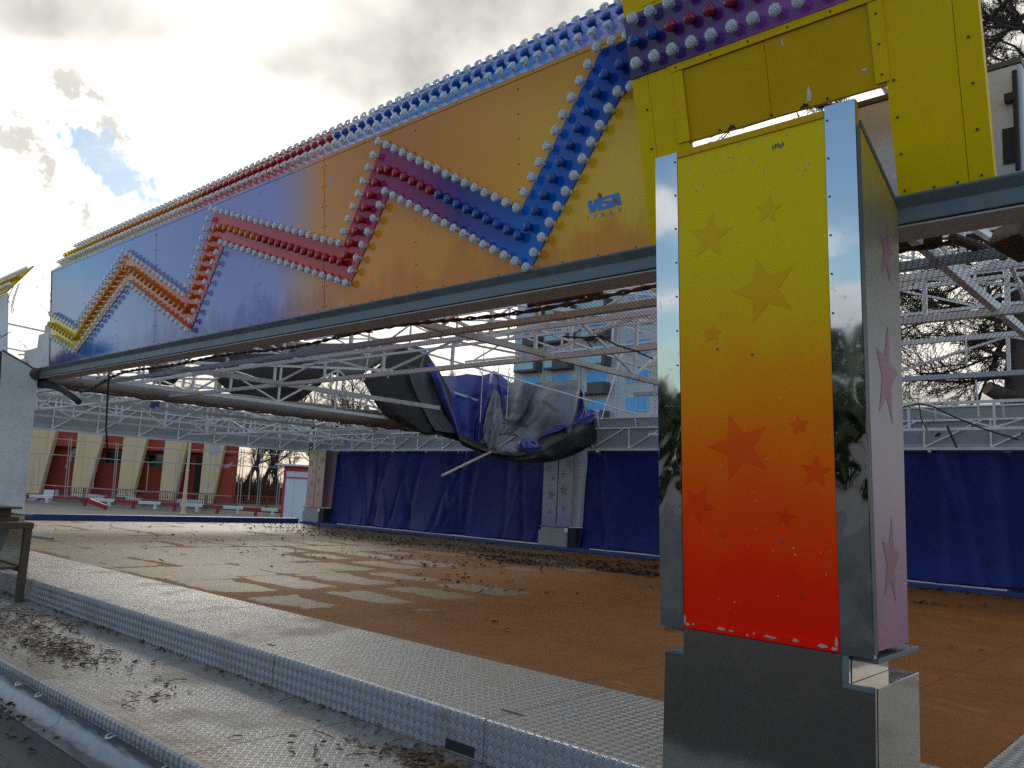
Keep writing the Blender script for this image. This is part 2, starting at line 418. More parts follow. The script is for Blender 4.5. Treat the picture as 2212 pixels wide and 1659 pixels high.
M['lamp_orange'] = lamp_m('orange lamp plastic', (.75, .22, .01), .35)
M['lamp_red'] = lamp_m('red lamp plastic', (.50, .012, .012), .3)
M['lamp_blue'] = lamp_m('blue lamp plastic', (.008, .09, .42), .3)
M['lamp_magenta'] = lamp_m('crimson lamp plastic', (.36, .008, .06), .3)
M['logo_blue'] = paint('logo blue', (.012, .18, .52), .3, .05)
M['logo_red'] = paint('logo red', (.30, .035, .03), .3, .05)
M['logo_faded'] = paint('faded blue lettering', (.16, .22, .42), .35, .15)
def m_tarp(c, d, rough=.42):
    def fn(g):
        x, y, z = g.pos(); p = g.vec(x, y, z); n = g.noise(p, 1.6, 5, .6); f = g.noise(p, 14, 3)
        return dict(base=g.mix(n, c, d), rough=rough+f*.1, spec=.25, normal=g.bump(n+f*.15, .04, .5))
    return fn
M['curtain'] = mat('royal blue tarpaulin', m_tarp((.004, .009, .085), (.010, .022, .19), .45))
M['tarp_grey'] = mat('grey tarpaulin', m_tarp((.15, .16, .175), (.27, .28, .29)))
M['tarp_dark'] = mat('dark grey tarpaulin', m_tarp((.022, .023, .021), (.045, .046, .043), .7))
M['tarp_blue'] = mat('violet blue tarpaulin', m_tarp((.03, .04, .20), (.08, .10, .36)))
M['tarp_black'] = mat('soaked dark tarpaulin', m_tarp((.012, .012, .016), (.03, .028, .03), .35))
M['roll'] = mat('rolled canvas', m_tarp((.26, .23, .20), (.38, .35, .31), .7))
M['kerb_blue'] = paint('blue kerb paint', (.02, .05, .22), .4, .5, 2.5, (.03, .04, .08))
M['fascia_back'] = paint('pale fascia backing', (.30, .305, .295), .55, .35, 1.2, (.32, .31, .29))
# hexagonal wire netting
def m_net(g):
    x, y, z = g.pos(); s = .032
    r3 = sqrt(3)
    u = x*(1/s); v = y*(1/s)*.62
    ax = u.mod(1)-.5; ay = v.mod(r3)-r3/2
    bx = (u-.5).mod(1)-.5; by = (v-r3/2).mod(r3)-r3/2
    sel = (ax*ax+ay*ay).lt(bx*bx+by*by)
    gx = (ax*sel+bx*(1-sel)).abs(); gy = (ay*sel+by*(1-sel)).abs()
    d = gx.max(gx*.5+gy*.8660254)
    a = d.gt(.5-.062)
    return dict(base=(.045, .04, .036), rough=.6, metal=.2, alpha=a)
M['net'] = mat('hexagonal wire mesh', m_net)
M['net'].use_transparent_shadow = True if hasattr(M['net'], 'use_transparent_shadow') else False
# far buildings
def m_tower(g):
    x, y, z = g.pos(); n = g.noise(g.vec(x, y, z), .4, 4); ln = ((z/.42).frac()).lt(.06)
    return dict(base=g.mix(ln*.35+n*.25, (.58, .60, .64), (.36, .38, .42)), rough=.6)
M['tower'] = mat('pale tower cladding', m_tower)
M['glass_blue'] = mat('blue reflective glass', lambda g: (lambda q: dict(base=g.mix(g.noise(g.vec(*q), .35, 3), (.02, .22, .62), (.06, .42, .75)), rough=.06, metal=.35, spec=.8))(g.pos()))
M['glass_aqua'] = mat('aqua balustrade glass', lambda g: (lambda q: dict(base=g.mix(g.noise(g.vec(*q), .35, 3), (.22, .48, .55), (.42, .62, .66)), rough=.1, spec=.7))(g.pos()))
M['balcony'] = paint('charcoal balcony', (.10, .10, .105), .6, .3, .5)
M['red_wall'] = paint('red render', (.30, .040, .022), .8, .5, .8, (.16, .03, .022))
M['red_bright'] = paint('bright red render', (.36, .055, .028), .8, .3, .8, (.24, .04, .022))
def m_cream(g):
    x, y, z = g.pos(); s = g.noise(g.vec(x*3, y*3, z*.12), 1.2, 4, .6); n = g.noise(g.vec(x, y, z), 3, 4)
    c = g.mix(g.step(s, .48, .66)*.6, (.68, .49, .28), (.46, .31, .16)); c = g.mix(n*.2, c, (.62, .52, .38))
    return dict(base=c, rough=.8)
M['cream'] = mat('stained cream render', m_cream)
M['cream_light'] = paint('cream iron paint', (.66, .52, .32), .5, .3, 2)
M['dark_glass'] = mat('dark window glass', None, (.018, .020, .020), .08, spec=.6)
M['doorway'] = mat('dark doorway', None, (.008, .008, .008), .7)
M['plaster'] = paint('bare plaster', (.42, .41, .38), .9, .3, 3)
M['red_paint'] = paint('red barrier paint', (.34, .022, .018), .5, .4, 2)
M['white_paint'] = paint('white barrier paint', (.68, .68, .66), .5, .35, 2)
M['green_paint'] = paint('green rail paint', (.05, .14, .07), .5, .3, 2)
M['red_rail'] = paint('red rail paint', (.22, .04, .03), .6, .3, 2)
M['pole'] = paint('grey cage pole', (.40, .39, .36), .6, .4, 2)
M['banner'] = paint('crimson banner', (.24, .012, .03), .5, .2, 1)
M['pink'] = paint('pale pink print', (.55, .33, .42), .5, .2, 2)
M['door_white'] = paint('white door leaf', (.72, .74, .78), .4, .15, 1)
M['kiosk_red'] = paint('cherry red frame', (.48, .03, .05), .4, .15, 1)
def m_bark(g):
    x, y, z = g.pos(); n = g.noise(g.vec(x*4, y*4, z*.8), 4, 4, .65)
    return dict(base=g.mix(n, (.035, .026, .020), (.12, .095, .075)), rough=.9, normal=g.bump(n, .04, .7))
M['bark'] = mat('dark bark', m_bark)
M['twig'] = mat('twig bark', None, (.050, .034, .026), .85)
M['twig_far'] = mat('far twig bark', None, (.10, .066, .042), .9)
M['cut'] = paint('sawn wood', (.30, .20, .11), .85, .4, 8)
M['hedge'] = mat('evergreen foliage', lambda g: (lambda q: dict(base=g.mix(g.noise(g.vec(*q), 2, 4), (.015, .028, .012), (.05, .07, .03)), rough=.9))(g.pos()))
M['leaf'] = mat('dead leaves', lambda g: (lambda q: dict(base=g.ramp(g.noise(g.vec(*q), 9, 2, .6), [(.3, (.035, .02, .012)), (.5, (.13, .07, .035)), (.7, (.27, .17, .09))]), rough=.8))(g.pos()))
M['leaf_dark'] = mat('wet dead leaves', lambda g: (lambda q: dict(base=g.ramp(g.noise(g.vec(*q), 6, 2, .6), [(.3, (.018, .012, .008)), (.5, (.055, .032, .018)), (.75, (.16, .09, .05))]), rough=.7))(g.pos()))
M['cab_white'] = paint('bluish white sheet', (.50, .54, .57), .45, .25, 2.0, (.30, .31, .31))
# ------------------------------------------------------------------ ground, floor, steps
X0, X1, YF, YI, YB = -25.5, -1.16, 3.635, 4.92, 17.0       # left edge, right edge, step nose, floor front, floor back
mb = MB()
gx = [-400, -120, -80, -66, -58, -52, -47, -42, -36, -30, -27, -20, 0, 60, 400]
def gz(x):
    if x > -30: return -.56
    if x > -52: return lerp(-.56, -.30, (-30-x)/22)
    if x > -58: return lerp(-.30, -.12, (-52-x)/6)
    return -.12
gy = [-400, -60, -10, 0, 6, 12, 20, 30, 45, 80, 400]
mb.grid([[(x, y, gz(x)) for y in gy] for x in gx])
kind(mb.build('ground', M['ground']), 'structure')
mb = MB(); mb.grid([[(x, y, -.552) for y in (-14, -8, -2, 1, 2.35)] for x in (-30, -16, -8, -4, 0, 6, 16)])
kind(mb.build('asphalt_path', M['asphalt']), 'structure')
mb = MB(); mb.box(X0, YI+.004, -.12, X1-.004, YB, 0)
kind(mb.build('ride_floor', M['floor']), 'structure')
# upper step: a row of diamond plate modules with thin joints
def step_run(name, label, y0, y1, zt, th, xs, cat='step', extra=None):
    t = thing(name, label, cat, ((xs[0]+xs[-1])/2, y0, zt-th))
    top = MB(); ris = MB()
    for a, b in zip(xs[:-1], xs[1:]):
        g_ = .004; r = .022
        top.face([(a+g_, y0+r, zt), (b-g_, y0+r, zt), (b-g_, y1, zt), (a+g_, y1, zt)])
        pr = [(y0+r*(1-sin(k*pi/8)), zt-r*(1-cos(k*pi/8))) for k in range(5)]
        for (ya, za), (yb, zb) in zip(pr[:-1], pr[1:]):
            ris.face([(b-g_, ya, za), (a+g_, ya, za), (a+g_, yb, zb), (b-g_, yb, zb)])
        ris.face([(b-g_, y0, zt-r), (a+g_, y0, zt-r), (a+g_, y0, zt-th), (b-g_, y0, zt-th)])
        for e in (a+g_, b-g_): ris.face([(e, y0, zt-th), (e, y1, zt-th), (e, y1, zt-.001), (e, y0+r, zt-.001), (e, y0, zt-r)])
        ris.face([(a+g_, y1, zt-th), (b-g_, y1, zt-th), (b-g_, y0, zt-th), (a+g_, y0, zt-th)])
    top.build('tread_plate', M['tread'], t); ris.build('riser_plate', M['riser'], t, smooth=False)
    return t
xs_up = [3.6, 1.25, -1.09, -3.43, -5.71, -8.04, -10.39, -12.75, -15.1, -17.4, -19.8, -22.1, -24.5, -26.8][::-1]
t = step_run('upper_step', 'upper diamond plate step running along the rusty dodgem floor', YF, YI, 0.0, .25, xs_up)
for q in ((-3.515, 3.86, .0005, -3.345, 3.895, .002), (-6.10, 3.80, .0005, -6.0, 3.835, .002), (-3.75, 3.6335, -.235, -3.50, 3.6348, -.175)):
    sl_ = MB(); sl_.box(*q); sl_.build('lifting_slot', M['black'], t)
xs_lo = [4.5, 2.3, -.02, -2.33, -4.62, -6.93, -9.2, -11.5, -13.8, -16.1, -18.4][::-1]
t = step_run('lower_step', 'lower leaf strewn diamond plate step nearest the viewer', 2.38, 3.63, -.25, .085, xs_lo)
mb = MB()
for a, b in zip(xs_lo[:-1], xs_lo[1:]):
    a += .35; b += .35
    mb.grid([[(x, y, z) for x in (a+.003, b-.003)] for y, z in ((2.45, -.335), (2.45, -.42), (2.43, -.50), (2.36, -.535), (2.29, -.545))])
mb.build('skirt_sheet', M['skirt'], t, smooth=True)
for x in (-7.28, -6.83, -5.52, -4.72, -3.6):
    h = MB(); h.tube([(x-.03, 2.385, -.335), (x-.03, 2.352, -.345), (x, 2.340, -.352), (x+.03, 2.352, -.345), (x+.03, 2.385, -.335)], .006, 6)
    h.build('clip', M['white_paint'], t, smooth=True)
# right-hand edge platform running into the picture corner
mb = MB(); mb.face([(X1, YI+.002, -.0), (.9, YI+.002, -.0), (.9, 15, -.0), (X1, 15, -.0)]); 
side_t = thing('side_step', 'diamond plate walkway beside the dodgem floor in the right foreground corner', 'step', (0, 5, -.25))
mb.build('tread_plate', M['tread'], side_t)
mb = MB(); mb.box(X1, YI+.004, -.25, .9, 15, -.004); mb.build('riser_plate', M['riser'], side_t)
# blue kerb round the floor
mb = MB()
mb.box(-25.30, 16.66, 0, -1.2, 16.86, .085)
for k in range(14): mb.box(-24.6+k*1.75, 16.58, .0, -24.5+k*1.75, 16.66, .035)
o = mb.build('floor_kerb', M['kerb_blue'], bevel=.012); tag(o, 'blue steel kerb along the foot of the blue curtains', 'kerb')
mb = MB(); mb.box(-25.55, 4.0, 0, -25.32, 16.64, .17)
o = mb.build('floor_kerb', M['kerb_blue'], bevel=.012); tag(o, 'dark blue kerb along the far left edge of the floor facing the red building', 'kerb')
M['chipped'] = paint('bare chipped primer', (.42, .40, .34), .6, .4, 20)
# ------------------------------------------------------------------ columns
def star(cx, cy, r, rot, k=.42):
    return [(cx + (r if i % 2 == 0 else r*k)*sin(rot+i*pi/5), cy + (r if i % 2 == 0 else r*k)*cos(rot+i*pi/5)) for i in range(10)]
COLW, ZP, ZT = (-2.24, -1.215), .712, 3.085        # column panel x range, panel bottom and top
TILT = .067
def front_column(dx, label, painted=True):
    t = thing('entrance_column', label, 'column', (-1.7275+dx, 3.9, 0))
    f = lambda a, b, d: (a+dx, YF-.015-TILT*(b-ZP)-d, b)
    x0, x1 = COLW; xl, xr = -2.108, -1.352
    # painted front sheet with stencilled stars
    mb = MB()
    mb.prism([(xl, ZP+.008), (xr, ZP+.008), (xr, ZT-.02), (xl, ZT-.02)], f, -.02, .004)
    mb.k = 2; mb.prism([(xl, ZT-.02), (xr, ZT-.02), (xr, ZT+.012), (xl, ZT+.012)], f, -.05, .012)
    mb.k = 0; mb.prism([(xl, ZP), (xr, ZP), (xr, ZP+.03), (xl, ZP+.03)], f, .0045, .010)
    mb.k = 1
    zmap = lambda py: ZT - (py-30)/(1845-30)*(ZT-ZP)
    for sx, sy, r_, ro in STARS:
        mb.prism(star(sx, sy, r_, ro), f, .0045, .0055)
    mb.k = 3
    for (x, z) in ((-1.72, 2.02), (-1.90, 2.06), (-1.88, 1.17), (-1.60, 1.165), (-1.52, .93)): mb.prism([(x+.006*cos(q*pi/3), z+.006*sin(q*pi/3)) for q in range(6)], f, .0057, .009)
    mb.k = 4; rc = random.Random(17)
    def chip(x, z, w_, h_): mb.prism([(x, z), (x+w_*.5, z-h_*.4), (x+w_, z+h_*.1), (x+w_*.8, z+h_*.7), (x+w_*.3, z+h_)], f, .0102 if z < ZP+.035 else .0046, .0108 if z < ZP+.035 else .0054)
    for x, w_ in ((-2.10, .03), (-2.06, .012), (-1.93, .05), (-1.87, .03), (-1.78, .014), (-1.70, .07), (-1.66, .02), (-1.56, .03), (-1.45, .05), (-1.39, .03)): chip(x, ZP+.010+rc.uniform(0, .012), w_, rc.uniform(.006, .012))
    chip(-2.105, ZP+.034, .012, .03); chip(-1.372, ZP+.034, .014, .034)
    for i in range(26): chip(rc.uniform(-2.08, -1.40), rc.uniform(2.82, 3.05), rc.uniform(.003, .012), rc.uniform(.003, .014))
    for i in range(16): chip(rc.uniform(-2.08, -1.40), rc.uniform(.85, 2.7), rc.uniform(.002, .006), rc.uniform(.003, .008))
    mb.k = 3
    for i in range(5): chip(-1.60+i*.012, 2.985+rc.uniform(-.004, .006), .010, .020)
    mb.build('front_panel', [M['col_paint'], M['col_star'], M['yellow_dark'], M['dark_steel'], M['chipped']], t)
    for a, b in ((x0, xl-.002), (xr+.002, x1)):
        c = MB(); zt = ZT+.03 if a > -2 else ZT+.012
        nx, nz = 3, 24
        front = [[f(lerp(a, b, i/nx), lerp(ZP-.005, zt, j/nz), .006) for i in range(nx+1)] for j in range(nz+1)]
        c.grid(front)
        c.prism([(a, ZP-.005), (b, ZP-.005), (b, zt), (a, zt)], f, -.03, .003)
        c.k = 1
        ex = xl-.014 if a == x0 else xr+.014
        for k in range(14):
            z = ZP+.06+k*.175; c.prism([(ex+.005*cos(q*pi/3), z+.005*sin(q*pi/3)) for q in range(6)], f, .006, .011)
        c.build('chrome_strip', [M['chrome'], M['dark_steel']], t)
    # dark inner core
    mb = MB()
    yb = 4.07
    core = lambda a, b, d: (a+dx, 0, b)
    mb.hexa([(x0+.03+dx, YF+.02, ZP+.02), (x1-.035+dx, YF+.02, ZP+.02), (x1-.035+dx, yb, ZP+.02), (x0+.03+dx, yb, ZP+.02),
             (x0+.03+dx, YF+.03-TILT*(ZT-ZP), ZT-.06), (x1-.035+dx, YF+.03-TILT*(ZT-ZP), ZT-.06), (x1-.035+dx, 4.03, 2.80), (x0+.03+dx, 4.03, 2.80)])
    mb.build('core_frame', M['dark_steel'], t)
    # side panels with a sloping top edge
    for sx in (x1-.03, x0+.004):
        mb = MB(); s = lambda a, b, d: (sx+d+dx, a, b)
        fy = lambda z: YF+.052-TILT*(z-ZP)
        prof = [(fy(ZP+.02), ZP+.02), (4.088, ZP+.02), (4.035, 2.80), (fy(3.04)+.02, 3.04), (fy(3.04), 3.03)]
        mb.prism(prof, s, 0, .026)
        if painted:
            mb.k = 1
            for cy, cz, r_ in ((3.86, 2.52, .15), (3.84, 1.93, .24), (3.86, 1.10, .20)):
                mb.prism([(cy+(p-cy)*.62, q) for p, q in star(cy, cz, r_, .15)], s, .0265, .0275)
        mb.k = 2
        mb.prism([(fy(3.04), 3.045), (4.04, 2.81), (4.045, 2.78), (fy(3.04), 3.015)], s, .020, .030)
        mb.build('side_panel', [M['side_paint'] if painted else M['white'], M['pink_star'], M['dark_steel']], t)
    # slotted inner flange
    mb = MB(); mb.hexa([(x1-.006+dx, YF-.012, ZP+.01), (x1+.002+dx, YF-.012, ZP+.01), (x1+.002+dx, YF+.03, ZP+.01), (x1-.006+dx, YF+.03, ZP+.01),
        (x1-.006+dx, YF-.012-TILT*2.3, 3.0), (x1+.002+dx, YF-.012-TILT*2.3, 3.0), (x1+.002+dx, YF+.03-TILT*2.3, 3.0), (x1-.006+dx, YF+.03-TILT*2.3, 3.0)])
    mb.build('flange', M['dark_steel'], t)
    # ledge plate
    mb = MB(); mb.box(x0-.02+dx, YF+.03, ZP-.03, x1+.004+dx, 4.215, ZP-.008); mb.build('ledge', M['galv'], t, bevel=.003)
    # mirror plinth with notched shoulders
    mb = MB()
    p = [(-2.215, -.002), (-1.212, -.002), (-1.212, .592), (-1.318, .592), (-1.318, ZP-.004), (-2.112, ZP-.004), (-2.112, .585), (-2.215, .585)]
    pf = lambda a, b, d: (a+dx, YF-.012-d, b)
    mb.prism(p, pf, -.018, .002)
    mb.k = 1; mb.box(-2.205+dx, YF+.025, .0, -1.214+dx, 4.215, .585)
    mb.box(-2.10+dx, YF+.04, .586, -1.325+dx, 4.14, ZP-.032)
    mb.k = 2
    for x, z in ((-1.27, .577), (-1.305, .583)): mb.prism([(x-.004, z-.004), (x+.004, z-.004), (x+.004, z+.004), (x-.004, z+.004)], pf, .002, .006)
    mb.prism([(-1.345, .592), (-1.318, .592), (-1.318, ZP-.006), (-1.345, ZP-.006)], pf, .0022, .005)
    mb.prism([(-1.345, .570), (-1.214, .570), (-1.214, .591), (-1.345, .591)], pf, .0022, .005)
    mb.build('plinth', [M['stainless'], M['stainless'], M['galv']], t, bevel=.003)
    return t
def czx(px, py):      # photo pixel on the tilted front panel of the near column -> x, z
    n = Vector((0, 1, TILT)); d = ray(px, py); c = (YF-.02)+TILT*ZP
    P = CAM + d*((c-n.dot(CAM))/n.dot(d)); return P.x, P.z
def v7(a, b): return (1399+.463*a, 329+.463*b)
STARS = []
for (a, b, r_, ro) in ((290, 392, .125, .12), (563, 268, .068, .15), (545, 640, .165, -.25), (305, 845, .05, .1), (425, 1375, .165, -.30), (705, 1272, .048, -.1), (785, 1490, .075, .1), (195, 1640, .10, .5), (640, 1700, .05, .2)):
    x, z = czx(*v7(a, b))
    if a == 195: x = max(x, -2.108+.085)
    STARS.append((x, z, r_, ro))
front_column(0, 'large tilted entrance column painted yellow to red with stencilled stars and chrome edges')
_keep = STARS
front_column(-12.05, 'white sided entrance column at the far left edge beside the beam end', painted=False)

# rear columns
def rear_column(x0, label, pa, pb, pc, st, gap=True):
    y0 = 16.88; wd = 1.0
    t = thing('rear_column', label, 'column', (x0+wd/2, y0+.3, .085))
    mb = MB(); mb.box(x0+.02, y0+.04, .62, x0+wd-.02, y0+.52, 2.62); mb.build('core_frame', M['black'], t)
    for k in range(2):
        a = x0 + (0 if k == 0 else wd*.5+.02); b = a + wd*.5-.02
        mb = MB(); mb.box(a, y0, .60, b, y0+.03, 2.62)
        mb.k = 1
        for cx, cz, r_ in ((.55, .95, .10), (.62, 1.42, .16), (.35, 2.15, .17), (.7, 1.85, .09)):
            q = star(lerp(a, b, cx if k == 0 else 1-cx), cz+k*.12, r_, .3+k)
            q = [(min(max(u, a+.005), b-.005), v) for u, v in q]
            mb.prism(q, lambda u, v, d: (u, y0-d, v), .001, .003)
        mb.build('front_panel', [pa, st], t)
    mb = MB(); mb.box(x0+wd-.018, y0+.02, .60, x0+wd+.012, y0+.56, 2.62); mb.build('side_panel', pc, t)
    mb = MB(); mb.box(x0-.06, y0-.05, .565, x0+wd*.86, y0+.10, .595); mb.build('ledge', M['galv'], t)
    mb = MB()
    p = [(x0-.06, .0), (x0+wd*.88, .0), (x0+wd*.88, .46), (x0+wd*.78, .46), (x0+wd*.78, .56), (x0+.02, .56), (x0+.02, .46), (x0-.06, .46)]
    for a, b in ((0, .41), (.415, 1)):
        q = [(min(max(u, x0-.06+a*(wd*.94)), x0-.06+b*(wd*.94)), v) for u, v in p]
        mb.prism(q, lambda u, v, d: (u, y0-.04-d, v+.005), -.03, .0)
    mb.box(x0-.05, y0-.008, .005, x0+wd*.9, y0+.5, .45)
    mb.k = 1; mb.box(x0+wd*.9, y0+.0, .005, x0+wd*1.16, y0+.6, .58)
    mb.build('plinth', [M['grey_plinth'], M['black']], t)
    return t
M['grey_plinth'] = paint('scuffed grey plinth', (.34, .335, .32), .55, .5, 2.0)
def ramp_z(name, stops):
    return mat(name, lambda g: (lambda q: dict(base=g.ramp((q[2]-.6)/2.0+(g.noise(g.vec(*q), 2, 3)-.5)*.25, stops), rough=.55))(g.pos()))
M['rc_lilac'] = ramp_z('grey lilac panel', [(0, (.30, .22, .36)), (.2, (.36, .31, .38)), (.6, (.40, .37, .37)), (1, (.22, .20, .22))])
M['rc_pink'] = ramp_z('cream to pink panel', [(0, (.58, .28, .26)), (.5, (.58, .38, .32)), (.8, (.58, .48, .30)), (1, (.55, .48, .22))])
M['rc_grey'] = paint('grey column side', (.26, .27, .28), .6, .3, 2)
M['rc_plum'] = ramp_z('plum panel', [(0, (.18, .08, .09)), (.6, (.12, .055, .08)), (1, (.10, .085, .05))])
M['rust_star'] = paint('rusty pink star', (.46, .20, .16), .5, .2, 5)
rear_column(-14.22, 'grey lilac rear column between the two blue curtains', M['rc_lilac'], M['rc_lilac'], M['rc_grey'], M['lilac_star'])
rear_column(-25.35, 'cream to pink rear corner column at the left end of the blue curtain', M['rc_pink'], M['rc_pink'], M['rc_plum'], M['rust_star'])

# curtains
def curtain(xa, xb, label, seed):
    rnd = random.Random(seed); nx, nz = 220, 36
    fo = [(rnd.uniform(xa, xb), rnd.uniform(.12, .45), rnd.choice((-1, 1))*rnd.uniform(.05, .13), rnd.uniform(-.45, .45)) for _ in range(int((xb-xa)*2.2))]
    P = []
    for j in range(nz+1):
        v = j/nz; z = .10+v*2.52; row = []
        for i in range(nx+1):
            x = lerp(xa, xb, i/nx); d = 0
            for c, wd, a, sl2 in fo:
                q = (x-c-sl2*(v-.5)*2)/(wd*.32)
                if abs(q) < 3: d += a*math.exp(-q*q)*(.35+.65*abs(v-.45)*1.6)
            d += .05*sin(x*.9+v*2+seed) - .10*(1-v)**6 + .03*sin(x*2.1-v*3)
            if v < .12: d -= .06*(.12-v)/.12*(1+.7*sin(x*3.1+seed))
            row.append((x, 17.22+d, z))
        P.append(row)
    mb = MB(); mb.grid(P); o = mb.build('curtain', M['curtain'], smooth=True, solid=.006)
    return tag(o, label, 'curtain')
curtain(-24.2, -14.25, 'long creased royal blue tarpaulin curtain between the pink corner column and the lilac column', 3)
curtain(-13.05, -.9, 'shaded blue tarpaulin curtain running behind the large starred column', 9)
# ------------------------------------------------------------------ lit fascia panels over the front
def plane_fn(k, y0=4.05, z0=2.84):
    n = Vector((0, -1, -k)).normalized()
    f = lambda a, b, d: Vector((a, y0-k*(b-z0), b)) + n*d
    def inv(px, py, off=0.0):
        dd = ray(px, py); nn = Vector((0, 1, k)); c = y0+k*z0
        P = CAM + dd*((c-nn.dot(CAM))/nn.dot(dd)); return P.x, P.z
    return f, n, inv
PF, PN, PINV = plane_fn(.096)
CFN, CN, CINV = plane_fn(.277)
# lamp meshes (axis = +Z, base at the origin)
def lamp_mesh(name, mt, style):
    mb = MB()
    n = 20
    if style == 'clear':
        prof = [(.019, 0), (.019, .005), (.017, .010), (.0185, .022), (.023, .036), (.032, .044), (.035, .048), (.035, .054), (.031, .060), (.020, .065), (.008, .0665)]
    else:
        prof = [(.024, 0), (.025, .008), (.027, .022), (.032, .038), (.036, .047), (.036, .053), (.031, .061), (.020, .067), (.008, .069)]
    vs, fs = [], []
    for i, (r_, z) in enumerate(prof):
        for k in range(n):
            rr = r_*(1+(.03 if k % 2 else -.03)*(1 if 2 < i < len(prof)-2 else 0))
            a = 2*pi*k/n; vs.append((rr*cos(a), rr*sin(a), z))
    for i in range(len(prof)-1):
        for k in range(n): fs.append((i*n+k, i*n+(k+1) % n, (i+1)*n+(k+1) % n, (i+1)*n+k))
    fs.append(tuple(range(n-1, -1, -1))); fs.append(tuple(range((len(prof)-1)*n, len(prof)*n)))
    me = bpy.data.meshes.new(name); me.from_pydata(vs, [], fs); me.materials.append(mt); me.polygons.foreach_set('use_smooth', [True]*len(me.polygons)); me.update()
    return me
LM = {'clear': lamp_mesh('clear_lamp', M['lamp_clear'], 'clear')}
for c in ('yellow', 'orange', 'red', 'blue', 'magenta'): LM[c] = lamp_mesh(c+'_lamp', M['lamp_'+c], 'c')
_rl = random.Random(5)
def lamp(parent, P, n, col):
    o = bpy.data.objects.new('clear_lamp' if col == 'clear' else 'coloured_lamp', LM[col]); COL.objects.link(o)
    nn = (n + Vector((_rl.uniform(-.05, .05), _rl.uniform(-.05, .05), _rl.uniform(-.05, .05)))).normalized()
    o.parent = parent; o.location = P - Vector(parent['_w'] if '_w' in parent else parent.location)
    o.rotation_mode = 'QUATERNION'; o.rotation_quaternion = nn.to_track_quat('Z', 'Y') 
    return o
XB = [-12.87, -9.43, -6.035, -2.60]; ZB, ZTOP = 2.842, 4.25
U = [(1368,82),(1300,108),(1127,452),(829,309),(743,528),(467,453),(407,638),(277,543),(168,707),(112,674)]
L = [(1372,193),(1345,203),(1148,580),(843,416),(758,613),(487,525),(413,713),(281,608),(168,760),(112,722)]
U = [PINV(*p) for p in U]; L = [PINV(*p) for p in L]
U[0] = (-2.62, U[0][1]); L[0] = (-2.62, L[0][1]); U[-1] = (-12.85, U[-1][1]); L[-1] = (-12.85, L[-1][1])
def clipx(poly, xa, xb):
    for s_, xc in ((1, xa), (-1, xb)):
        out = []
        for i, p in enumerate(poly):
            q = poly[(i+1) % len(poly)]; ip = (p[0]-xc)*s_ >= 0; iq = (q[0]-xc)*s_ >= 0
            if ip: out.append(p)
            if ip != iq:
                t_ = (xc-p[0])/(q[0]-p[0]); out.append((xc, p[1]+t_*(q[1]-p[1])))
        poly = out
        if not poly: return []
    return poly
def walk(pl, pitch, start=.0):
    out = []; 
    for a, b in zip(pl[:-1], pl[1:]):
        l_ = sqrt((a[0]-b[0])**2+(a[1]-b[1])**2); n = max(1, round(l_/pitch))
        out += [(lerp(a[0], b[0], (i+start)/n), lerp(a[1], b[1], (i+start)/n)) for i in range(n)]
    return out
MID = [((a[0]+b[0])/2, (a[1]+b[1])/2) for a, b in zip(U, L)]
def zig_col(x):
    t = (x+12.9)/10.3
    return 'yellow' if t < .14 else 'orange' if t < .56 else 'red' if t < .815 else 'blue'
def top_col(x):
    t = (x+12.9)/10.3
    return 'yellow' if t < .16 else 'orange' if t < .43 else 'red' if t < .675 else 'blue'
SB = R(27); SW = .41
SDIR = Vector((0, sin(SB), cos(SB))); SN = Vector((0, -cos(SB), sin(SB)))
EDGE = PF(0, ZTOP, 0); 
def strip_pt(x, w_, d): return Vector((x, EDGE.y, EDGE.z)) + SDIR*w_ + SN*d
labels = ['leftmost pale blue fascia panel with a yellow and orange zigzag of lamps',
          'middle lavender fascia panel with an orange and red zigzag of lamps',
          'rightmost orange fascia panel with a crimson and blue zigzag and small blue lettering']
UL, LLn, ML = walk(U, .118), walk(L, .118), walk(MID, .118, .3)
